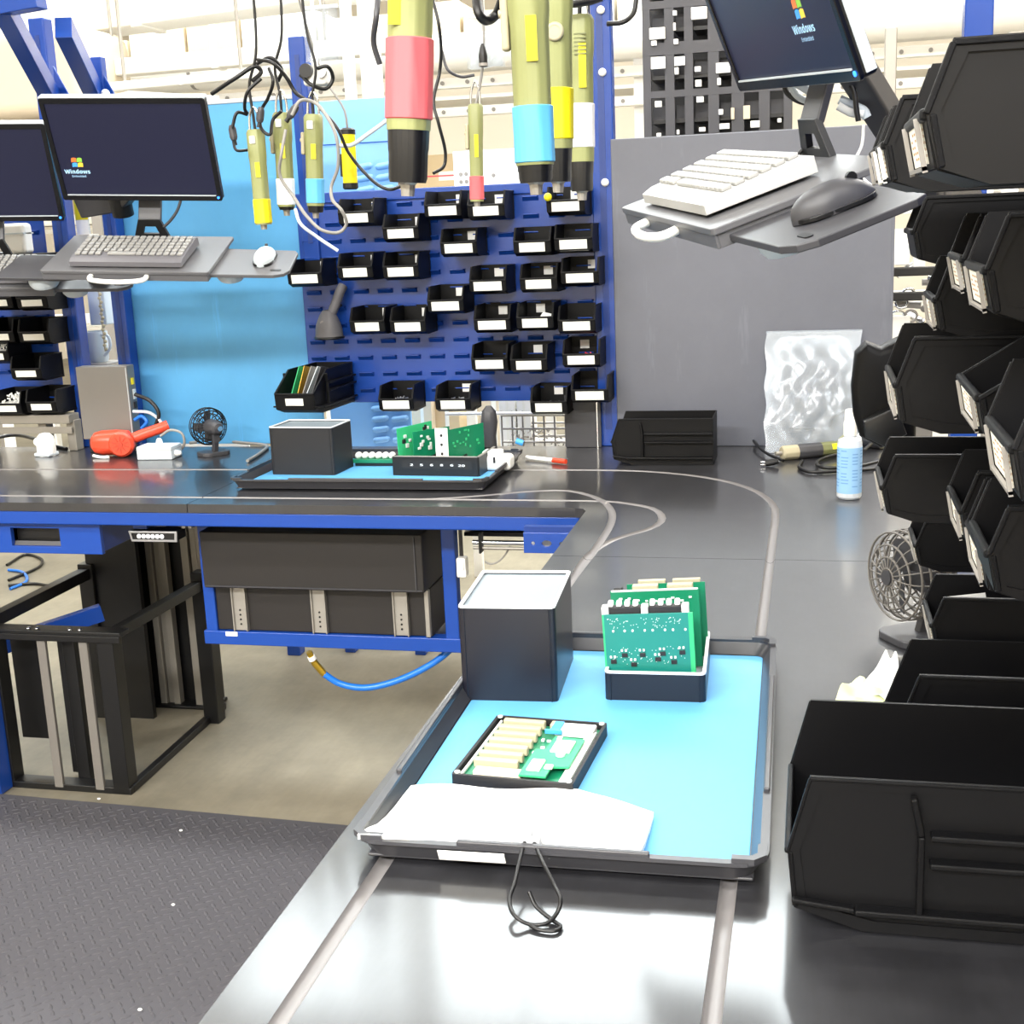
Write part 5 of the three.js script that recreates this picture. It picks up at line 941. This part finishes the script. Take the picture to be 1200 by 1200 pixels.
// ---------------------------------------------------------------- things against the grey panel
{ // spray bottle
  const p = onY(995, 585, HB), t = thing('spray_bottle', 'small white spray bottle with pale blue label on the bench', 'bottle', [p.x, HB, p.z - .01]); const r = .0275;
  mesh('bottle_body', turned([[0, .001], [r * .85, .001], [r, .006], [r, .128], [r * .94, .136], [r * .5, .141], [r * .42, .146], [0, .146]], 32), M.bottle, t);
  const lt = canvasTex(256, 256, (c, w, h) => { c.fillStyle = '#93c0ea'; c.fillRect(0, 0, w, h); c.fillStyle = '#6a9ad0'; for (let i = 0; i < 12; i++) for (let k = 0; k < 8; k++) if ((i * 3 + k) % 5) c.fillRect(8 + k * 31, 14 + i * 18, 20 + (i * k) % 8, 6); c.fillStyle = '#3f6cb8'; c.fillRect(170, 178, 26, 40); c.fillRect(60, 178, 20, 40); });
  mesh('label_wrap', cyl(r + .0004, r + .0004, .105, 32, 0, .068, 0), new THREE.MeshStandardMaterial({ map: lt, roughness: .45 }), t);
  mesh('liquid_cap', turned([[0, .146], [.0145, .146], [.0145, .175], [.0125, .18], [.0125, .2], [.0105, .205], [0, .205]], 22), M.white, t);
}
{ // clear bag leaning on the grey panel
  const z0 = -3.52, z1 = ZP + .022, a = onZ(897, 445, -3.58), b = onZ(1009, 445, -3.58), top = onZ(950, 389, -3.6).y, w = b.x - a.x, h = top - HB, t = thing('clear_bag', 'crinkled clear plastic bag leaning on the grey panel', 'bag', [(a.x + b.x) / 2, HB, z0]);
  const nz = noiseField(64, [[4, 1], [9, .8], [17, .5]], 99);
  const sheet = (s, amp) => { const g = new THREE.PlaneGeometry(w, h, 44, 44), q = g.attributes.position; for (let i = 0; i < q.count; i++) { const u = q.getX(i) / w + .5, v = q.getY(i) / h + .5, k = nz[Math.max(0, Math.min(63, Math.floor(v * 63))) * 64 + Math.max(0, Math.min(63, Math.floor(u * 63)))], edge = Math.sin(Math.PI * Math.min(1, Math.max(0, u))) * Math.sin(Math.PI * Math.min(1, v * 1.05));
      const fold = Math.abs(((u * 1.3 + v * 1.1) * 3.1) % 1 - .5) * .012 + Math.abs(((u * 1.5 - v * 1.2 + 3) * 2.7) % 1 - .5) * .012;
      q.setXYZ(i, q.getX(i) + .003 * Math.sin(v * 20), v * h + .001, (z1 - z0) * v + s * (edge * (amp + fold + .018 * k * (1.2 - v)) + .0015)); } g.computeVertexNormals(); return g; };
  mesh('film', [sheet(1, .012), sheet(-.35, .004)], M.film, t); mesh('seal_strip', rbox(w, .006, .004, .001, 0, h, z1 - z0), M.film, t);
}
{ // two screwdrivers lying on the bench with their leads
  const lying = (a, b, r, label, cap, ys) => { const A = onY(...a, HB + r), B = onY(...b, HB + r), L = A.distanceTo(B), t = thing('electric_screwdriver', label, 'screwdriver', A); t.quaternion.setFromUnitVectors(V(0, 1, 0), B.clone().sub(A).normalize());
    mesh('body', turned([[0, L * .2], [r * .95, L * .2], [r, L * .45], [r * 1.0, L * .62], [r * .9, L], [0, L]], 22), M.oliveDark, t); mesh('grip', turned([[r * .96, L * .2], [r * 1.03, L * .22], [r * 1.03, L * .5], [r * .99, L * .52]], 22), M.darkGrey, t);
    mesh('end_cap', turned([[0, 0], [r * .8, 0], [r * .98, .004], [r * 1.0, L * .2], [0, L * .2]], 22), cap, t); mesh('tip', cyl(.005, .006, .02, 12, 0, -.008, 0), M.zinc, t); mesh('rating_sticker', mv(box(r * .8, L * .22, .001), 0, L * .75, r * .97), M.yellow, t); };
  lying([916, 531], [1003, 523], .0195, 'screwdriver with white cap lying before the clear bag', M.ivory, 0);
  lying([1052, 520], [962, 512], .018, 'screwdriver with yellow sticker lying behind the spray bottle', M.ivory, 0);
  for (const [pts, m, r, l] of [
    [[[955, 503, .05], [925, 502, .05], [895, 503, .03], [883, 508, .02], [886, 520, .015], [900, 532, .01], [918, 540, .006]], M.black, .004, 'black lead looping left of the white-capped screwdriver'],
    [[[940, 540, .006], [937, 548, .006], [950, 553, .006], [985, 552, .006], [1020, 550, .006], [1040, 546, .006]], M.black, .0045, 'black coiled lead in front of the lying screwdrivers'],
    [[[1000, 530, .01], [975, 534, .008], [958, 541, .008], [966, 548, .012], [1000, 547, .012], [1030, 541, .012]], M.black, .0045, 'inner black coil of lead beside the spray bottle'],
    [[[972, 500, .06], [978, 488, .085], [992, 481, .1], [1008, 480, .1]], M.black, .004, 'black lead arching over the yellow-stickered screwdriver'],
    [[[1012, 528, .02], [1030, 512, .03], [1048, 500, .05]], M.black, .005, 'black lead running to the rack behind the spray bottle']])
    tag(mesh('tool_lead', tube(pts.map(([x, y, h]) => onY(x, y, HB + h)), r, 44, 7), m), l, 'lead');
  const q = onY(897, 543, HB + .008), t = thing('lead_plug', 'small black plug with bright pins on the bench', 'plug', q); mesh('plug_body', turned([[0, 0], [.008, 0], [.009, .02], [.006, .034], [0, .034]], 14).rotateZ(-80 * D), M.black, t); mesh('pin', [cyl(.0025, .0025, .014, 8).rotateZ(90 * D).translate(-.005, .004, .003), cyl(.0025, .0025, .014, 8).rotateZ(90 * D).translate(-.005, -.003, .003)], M.chrome, t);
  const c = onY(1060, 520, HB + .002); tag(mesh('grey_block', rbox(.09, .07, .06, .005), M.greyMetal, scene, [c.x + .03, HB + .035, c.z - .05]), 'grey block standing beyond the scoop at the bench back', 'block');
}
// ---------------------------------------------------------------- the hall beyond: next workstation and storage racks
{
  const zr = -4.2, x0 = onZ(374, 300, zr).x, x1 = onZ(482, 480, zr).x, y1 = onZ(420, 116, zr).y, y0 = onZ(450, 528, zr).y;
  const capsule = clean(new THREE.CapsuleGeometry(.014, .036, 4, 10).rotateZ(90 * D).scale(1, .8, .7));
  const t = thing('rear_partition', 'pale blue pressed panel of the workstation behind the louvred one', 'panel', [(x0 + x1) / 2, y0, zr]), W = x1 - x0, H = y1 - y0;
  mesh('sheet', rbox(W, H, .012, .003, 0, H / 2, 0), M.paleBlue, t); mesh('seam', box(W, .003, .002, 0, H - .14, .007), M.blue, t);
  for (let c = 0; c < 2; c++) for (let r = 0; r < 26; r++) mesh('louver', capsule, M.paleBlue, t, [W * (.12 + .24 * c), .04 + r * (H - .22) / 26, .006], [0, 0, .12]);
  for (const s of [-1, 1]) mesh('panel_leg', rbox(.04, y0, .04, .003, s * W * .45, -y0 / 2, 0), M.blue, t);
  // rear bench
  const rb = thing('rear_bench', 'pale worktop of the workstation behind', 'bench', [-1.28, 0, -4.35]);
  mesh('bench_top', rbox(1.25, .03, .5, .004, 0, .705, .0), M.hallWhite, rb); for (const x of [-.55, .55]) for (const z of [-.2, .2]) mesh('bench_leg', rbox(.05, .69, .05, .004, x, .345, z), M.blue, rb);
  // cartons and wire baskets on it
  let i = 0;
  for (const [a, b, c, d, z, m, l] of [[482, 462, 508, 520, -4.3, M.beige, 'tall beige carton behind the circuit boards'], [508, 462, 540, 520, -4.34, M.carton, 'tan carton standing next to the tall beige one'], [560, 466, 598, 512, -4.4, M.beige, 'beige carton left of the wire basket behind the panel'], [584, 468, 604, 490, -4.25, M.white, 'white carton above the wire basket'], [605, 466, 622, 486, -4.25, M.white, 'second white carton above the wire basket']]) {
    const p0 = onZ(a, b, z), p1 = onZ(c, d, z), w = p1.x - p0.x, h = Math.max(p0.y - .72, .05), t2 = thing('carton', l, 'carton', [(p0.x + p1.x) / 2, .72, z - .05]);
    mesh('box', rbox(w, h, .1, .003, 0, h / 2, 0), m, t2); mesh('tape', box(w * .16, h + .001, .102, 0, h / 2, 0), M.card, t2); }
  const b0 = onZ(586, 490, -4.12), b1 = onZ(662, 522, -4.12), wb = thing('wire_basket', 'zinc wire basket of shiny parts behind the louvred panel', 'basket', [(b0.x + b1.x) / 2, .72, -4.2]), w = b1.x - b0.x;
  for (let k = 0; k < 4; k++) mesh('wire', [cyl(.004, .004, w, 8).rotateZ(90 * D).translate(0, .02 + k * .045, .06), cyl(.004, .004, w, 8).rotateZ(90 * D).translate(0, .02 + k * .045, -.06)], M.zinc, wb);
  for (let k = 0; k < 7; k++) mesh('wire', cyl(.003, .003, .17, 8).translate(-w / 2 + w * k / 6, .085, .06), M.grey, wb);
  mesh('basket_floor', box(w, .004, .13, 0, .004, 0), M.zinc, wb);
  pile([wb.position.x, .729, -4.2], w * .9, .1, .11, M.zinc, 90, ['metal_parts', 'heap of shiny metal parts in the wire basket'], 'metal parts');
  mesh('rod', cyl(.006, .006, .4, 10).rotateZ(90 * D), M.white, wb, [-.1, onZ(600, 484, -4.14).y - .72, .07]);
}
{ // black slotted rack behind the tilted monitor
  const z = -4.5, px = x => onZ(740 + x / 5.4545, 80, z).x, py = y => onZ(840, y / 5.4545, z).y;
  const x0 = px(75), x1 = px(1025), y0 = HB, y1 = py(-120), t = thing('slotted_rack', 'black slotted storage rack rising behind the grey panel', 'rack', [(x0 + x1) / 2, 0, z]), cx = (x0 + x1) / 2;
  const cols = [[125, 215], [275, 340], [395, 490], [560, 640], [720, 815], [885, 975]], rows = [[-110, -20], [30, 250], [330, 560], [605, 850]];
  let px0 = 75; for (const [a, b] of [...cols, [1025, 1025]]) { const u = px(px0), v = px(a); mesh('rack_stile', box(v - u, y1, .02, (u + v) / 2 - cx, y1 / 2, 0), M.rackGrey, t); px0 = b; }
  let last = -120; for (const [a, b] of rows) { const u = py(last), v = py(a); mesh('rack_rail', box(x1 - x0, u - v, .022, 0, (u + v) / 2, 0), M.rackGrey, t); last = b; }
  mesh('rack_rail', box(x1 - x0, .05, .022, 0, py(850) - .025, 0), M.rackGrey, t); mesh('rack_back', box(x1 - x0, y1, .01, 0, y1 / 2, -.16), M.rackDark, t);
  for (const [a, b] of cols) for (const [r, s] of rows) { const m = py(r + (s - r) * .62); mesh('slot_shelf', box(px(b) - px(a), .012, .14, (px(a) + px(b)) / 2 - cx, m, -.08), M.black, t); mesh('slot_tray', box(px(b) - px(a), .05, .02, (px(a) + px(b)) / 2 - cx, m + .03, -.07), M.rackGrey, t); }
  const tags = [[172, 190, 100, 75], [150, 252, 36, 32], [285, 68, 26, 32], [282, 155, 16, 50], [290, 252, 30, 34], [438, 80, 100, 80], [175, 380, 92, 78], [312, 378, 68, 58], [292, 440, 26, 46], [426, 437, 40, 34], [430, 528, 40, 44], [588, 440, 92, 66], [562, 526, 24, 46], [172, 645, 44, 40], [440, 632, 46, 38], [572, 720, 30, 36], [648, 735, 22, 74], [738, 732, 44, 86], [595, 812, 66, 36], [792, 810, 60, 44], [172, 842, 30, 22], [296, 832, 18, 30], [452, 824, 42, 28], [948, 795, 26, 26]];
  for (const [x, y, w, h] of tags) mesh('stored_tag', rbox(px(x + w / 2) - px(x - w / 2), py(y - h / 2) - py(y + h / 2), .012, .002, px(x) - cx, py(y), .016), h > 70 && w < 60 ? M.beige : M.white, t);
}
{ // long white flow rack across the hall
  const z = -7.0, Y = (x, y) => onZ(x, y, z).y;
  const yA = Y(737, 84), yB = Y(737, 119), yC = Y(1050, 62 - 55);
  const x0 = -6.5, x1 = 2.8, cx = (x0 + x1) / 2;
  const t = thing('flow_rack', 'long white storage rack with roller rails across the hall', 'storage rack', [cx, 0, z]);
  for (const [y, h, d] of [[yA, .055, .05], [yB, .05, .06], [yC, .055, .05], [yA - .62, .06, .06], [yA - 1.2, .06, .06]]) mesh('rail', rbox(x1 - x0, h, d, .006, 0, y, .02), M.hallWhite, t);
  for (const y of [yA + .07, yB - .33]) mesh('red_strip', box(x1 - x0, .008, .004, 0, y, .05), M.redPrint, t);
  for (const [y] of [[yA], [yB], [yC]]) for (let i = 0; i < 66; i++) mesh('roller_pin', cyl(.011, .011, .01, 8).rotateX(90 * D).translate(x0 - cx + .1 + i * .139, y, .05), M.grey, t);
  for (const x of [-6.4, -4.6, -2.75, -.9, .95, 2.7]) mesh('rack_post', rbox(.06, yC + .3, .06, .005, x - cx, (yC + .3) / 2, -.04), M.hallWhite, t);
  for (const y of [yA - .05, yA - .66, yA - 1.24, yC - .05]) mesh('shelf', box(x1 - x0, .02, .8, 0, y - .02, -.42), M.hallWhite, t);
  // wrapped rolls and cartons on its shelves
  const yP = Y(1050, 29);
  const rp = thing('white_roll', 'long white wrapped tube lying along the storage rack', 'roll', [cx, yP, z + .12]); mesh('tube', cyl(.085, .085, x1 - x0, 22).rotateZ(90 * D), M.hallWhite, rp); for (let i = 0; i < 7; i++) mesh('strap', cyl(.0865, .0865, .02, 22).rotateZ(90 * D).translate(-4.2 + i * 1.35, 0, 0), M.grey, rp);
  for (const s of [-1, 1]) mesh('cradle', box(.04, .02, .12, s * 3.5, -.09, -.06), M.hallWhite, rp);
  let k = 0; const ms = [M.beige, M.carton, M.hallWhite, M.beige], hue = ['beige', 'tan', 'white', 'beige'];
  for (let x = x0 + .2; x < x1 - .3; k++) { const w = rnd(.35, .6), h = rnd(.24, .34), d = .3; const c = thing('storage_carton', hue[k % 4] + ' storage carton on the middle shelf of the white rack', 'carton', [x + w / 2, yA - .65, z - .3], 0, hue[k % 4] + ' cartons on the middle shelf of the white rack'); mesh('box', rbox(w - .02, h, d, .004, 0, h / 2, 0), ms[k % 4], c); mesh('print_patch', box(w * .3, .05, .002, w * .1, h * .6, d / 2 + .001), M.card, c); x += w; }
  for (let x = x0 + .2; x < x1 - .3; k++) { const w = rnd(.3, .5), h = rnd(.2, .3), d = .3; const c = thing('storage_carton', hue[(k + 2) % 4] + ' storage carton on the upper shelf of the white rack', 'carton', [x + w / 2, yC - .049, z - .3], 0, hue[(k + 2) % 4] + ' cartons on the upper shelf of the white rack'); mesh('box', rbox(w - .02, h, d, .004, 0, h / 2, 0), ms[(k + 2) % 4], c); mesh('tape', box(w * .12, h + .002, d + .002, 0, h / 2, 0), M.card, c); x += w; }
  // white wall panel low between the posts (power outlet board)
  const o0 = onZ(531, 178, -5.2), o1 = onZ(640, 218, -5.2), ob = thing('outlet_board', 'white outlet board standing behind the louvred panel', 'board', [(o0.x + o1.x) / 2, 0, -5.2]), w = o1.x - o0.x;
  mesh('board', rbox(w, .25, .02, .003, 0, o0.y - .125, 0), M.white, ob); for (const s of [-1, 1]) mesh('board_leg', rbox(.04, o0.y - .2, .03, .003, s * w * .45, (o0.y - .2) / 2, -.02), M.hallWhite, ob);
  for (const [a, b] of [[-.42, .09], [-.36, .09], [-.42, .12], [-.36, .12], [-.06, .1]]) mesh('socket_hole', cyl(.008, .008, .006, 10).rotateX(90 * D).translate(a * w, o0.y - b, .01), M.grey, ob);
}
{ // white beams, ducts and pipes at the upper left
  const beams = [[[-40, 40, 470, -35], -6.2, .26, 'broad white duct crossing the upper left of the hall'], [[120, 82, 470, 52], -6.0, .1, 'white beam below the broad duct'], [[172, 100, 330, 84], -5.6, .05, 'slim white tube under the white beam'], [[-20, 30, 60, 10], -6.8, .1, 'pale beam above the blue booms']];
  for (const [[a, b, c, d], z, r, l] of beams) { const A = onZ(a, b, z), B = onZ(c, d, z); A.x -= .3; const t = thing('hall_duct', l, 'duct', A.clone().add(B).multiplyScalar(.5)); const v = B.clone().sub(A).multiplyScalar(.5);
    mesh('duct_body', bar(v.clone().negate(), v, r, r * .8, .01), M.hallWhite, t); mesh('duct_flange', bar(v.clone().multiplyScalar(-.02), v.clone().multiplyScalar(.02), r * 1.08, r * .88, .006), M.hallWhite, t);
    for (const s of [-.6, .6]) mesh('duct_hanger', cyl(.008, .008, CEIL - t.position.y, 6, v.x * s, (CEIL - t.position.y) / 2 + v.y * s * .5, 0), M.zinc, t); }
  for (const [px, z, w, l] of [[408, -5.4, .05, 'white vertical pipe left of the red-banded screwdriver'], [434, -5.4, .09, 'wide white vertical column left of the red-banded screwdriver']]) { const p = onZ(px, 60, z), t = thing('white_column', l, 'column', [p.x, 0, z]); mesh('column', cyl(w / 2, w / 2, CEIL, 20, 0, CEIL / 2, 0), M.hallWhite, t); mesh('column_foot', cyl(w * .8, w * .8, .01, 20, 0, .005, 0), M.zinc, t); }
  // tan drums and red-printed sacks at the far left
  const s0 = onZ(20, 80, -5.9), s = thing('printed_sack', 'tan sack with red print behind the blue booms', 'sack', [s0.x, 0, -5.9]);
  mesh('sack', rbox(1.0, .42, .5, .08, 0, s0.y - .06, 0), M.beige, s); mesh('print', box(.14, .12, .002, -.06, s0.y - .02, .252), M.redPrint, s); mesh('print', box(.1, .1, .002, .28, s0.y - .02, .252), M.redPrint, s); mesh('pallet', [box(1.1, .05, .6, 0, s0.y - .3, 0), ...[-.5, .5].flatMap(x => [-.25, .25].map(z => box(.05, s0.y - .32, .05, x, (s0.y - .32) / 2, z)))], M.grey, s);
  { const p = onZ(50, 166, -5.6), p2 = onZ(50, 188, -5.6), t = thing('tube_stand', 'stand of two white tubes seen between the two monitors', 'tube stand', [p.x, 0, -5.6]);
    for (const q of [p, p2]) mesh('tube', cyl(.022, .022, .9, 14).rotateZ(90 * D), M.hallWhite, t, [0, q.y, 0]);
    for (const s of [-.4, .4]) mesh('stand_post', rbox(.04, p.y + .05, .04, .003, s, (p.y + .05) / 2, -.03), M.hallWhite, t); }
  const wp = onZ(170, 112, -4.6), wh = thing('white_partition', 'white sheet showing above the left monitor', 'sheet', [wp.x, 0, -4.6]); mesh('sheet', extrude([[-.12, 0], [.3, 0], [.3, wp.y - .02], [-.06, wp.y + .02], [-.12, wp.y + .01]], .01), M.hallWhite, wh); mesh('sheet_foot', box(.4, .02, .2, .08, .01, 0), M.zinc, wh);
}
{ // machine beyond the right edge of the grey panel
  const z = -4.6, a = onZ(1046, 210, z), b = onZ(1110, 400, z), t = thing('chrome_machine', 'machine with dark bars and chrome fittings right of the grey panel', 'machine', [(a.x + b.x) / 2 + .05, 0, z - .2]), cx = t.position.x;
  const P = (x, y) => { const p = onZ(x, y, z); return [p.x - cx, p.y]; };
  mesh('machine_base', rbox(.5, onZ(1070, 440, z).y, .3, .01, .08, onZ(1070, 440, z).y / 2, -.05), M.hallWhite, t);
  for (const y of [318, 347]) { const [, py] = P(1070, y); mesh('bar', rbox(.5, .03, .03, .004, .05, py, .2), M.steelBlack, t); }
  for (const [x, y, w, h] of [[1056, 290, .06, .12], [1056, 388, .06, .1], [1056, 240, .09, .06], [1078, 300, .04, .09]]) { const [px, py] = P(x, y); mesh('cover_plate', rbox(w, h, .03, .003, px, py, .17), M.white, t); }
  for (let i = 0; i < 26; i++) { const [px, py] = P(rnd(1050, 1110), rnd(285, 395)); mesh('fitting', mv(rnd() < .5 ? cyl(.012, .012, rnd(.03, .09), 10) : new THREE.TorusGeometry(.02, .005, 6, 14), px, py, .17 + rnd(-.03, .03), rnd(0, 3), 0, rnd(0, 3)), i % 3 ? M.chrome : M.grey, t); }
  for (const x of [-.15, .3]) mesh('machine_column', rbox(.04, 2.1, .04, .004, x, 1.05, -.02), M.zinc, t);
  const w0 = onZ(1170, 222, -3.0), fr = thing('label_frame', 'small bright frame with pale labels between the bin rows', 'frame', [w0.x, HB, -3.0]); mesh('frame_leg', rbox(.03, w0.y - HB, .03, .003, .0, (w0.y - HB) / 2, 0), M.zinc, fr); for (const s of [-.03, .02]) mesh('pale_label', rbox(.035, .06, .01, .002, s, w0.y - HB, .02), M.white, fr);
}

renderer.render(scene, camera);
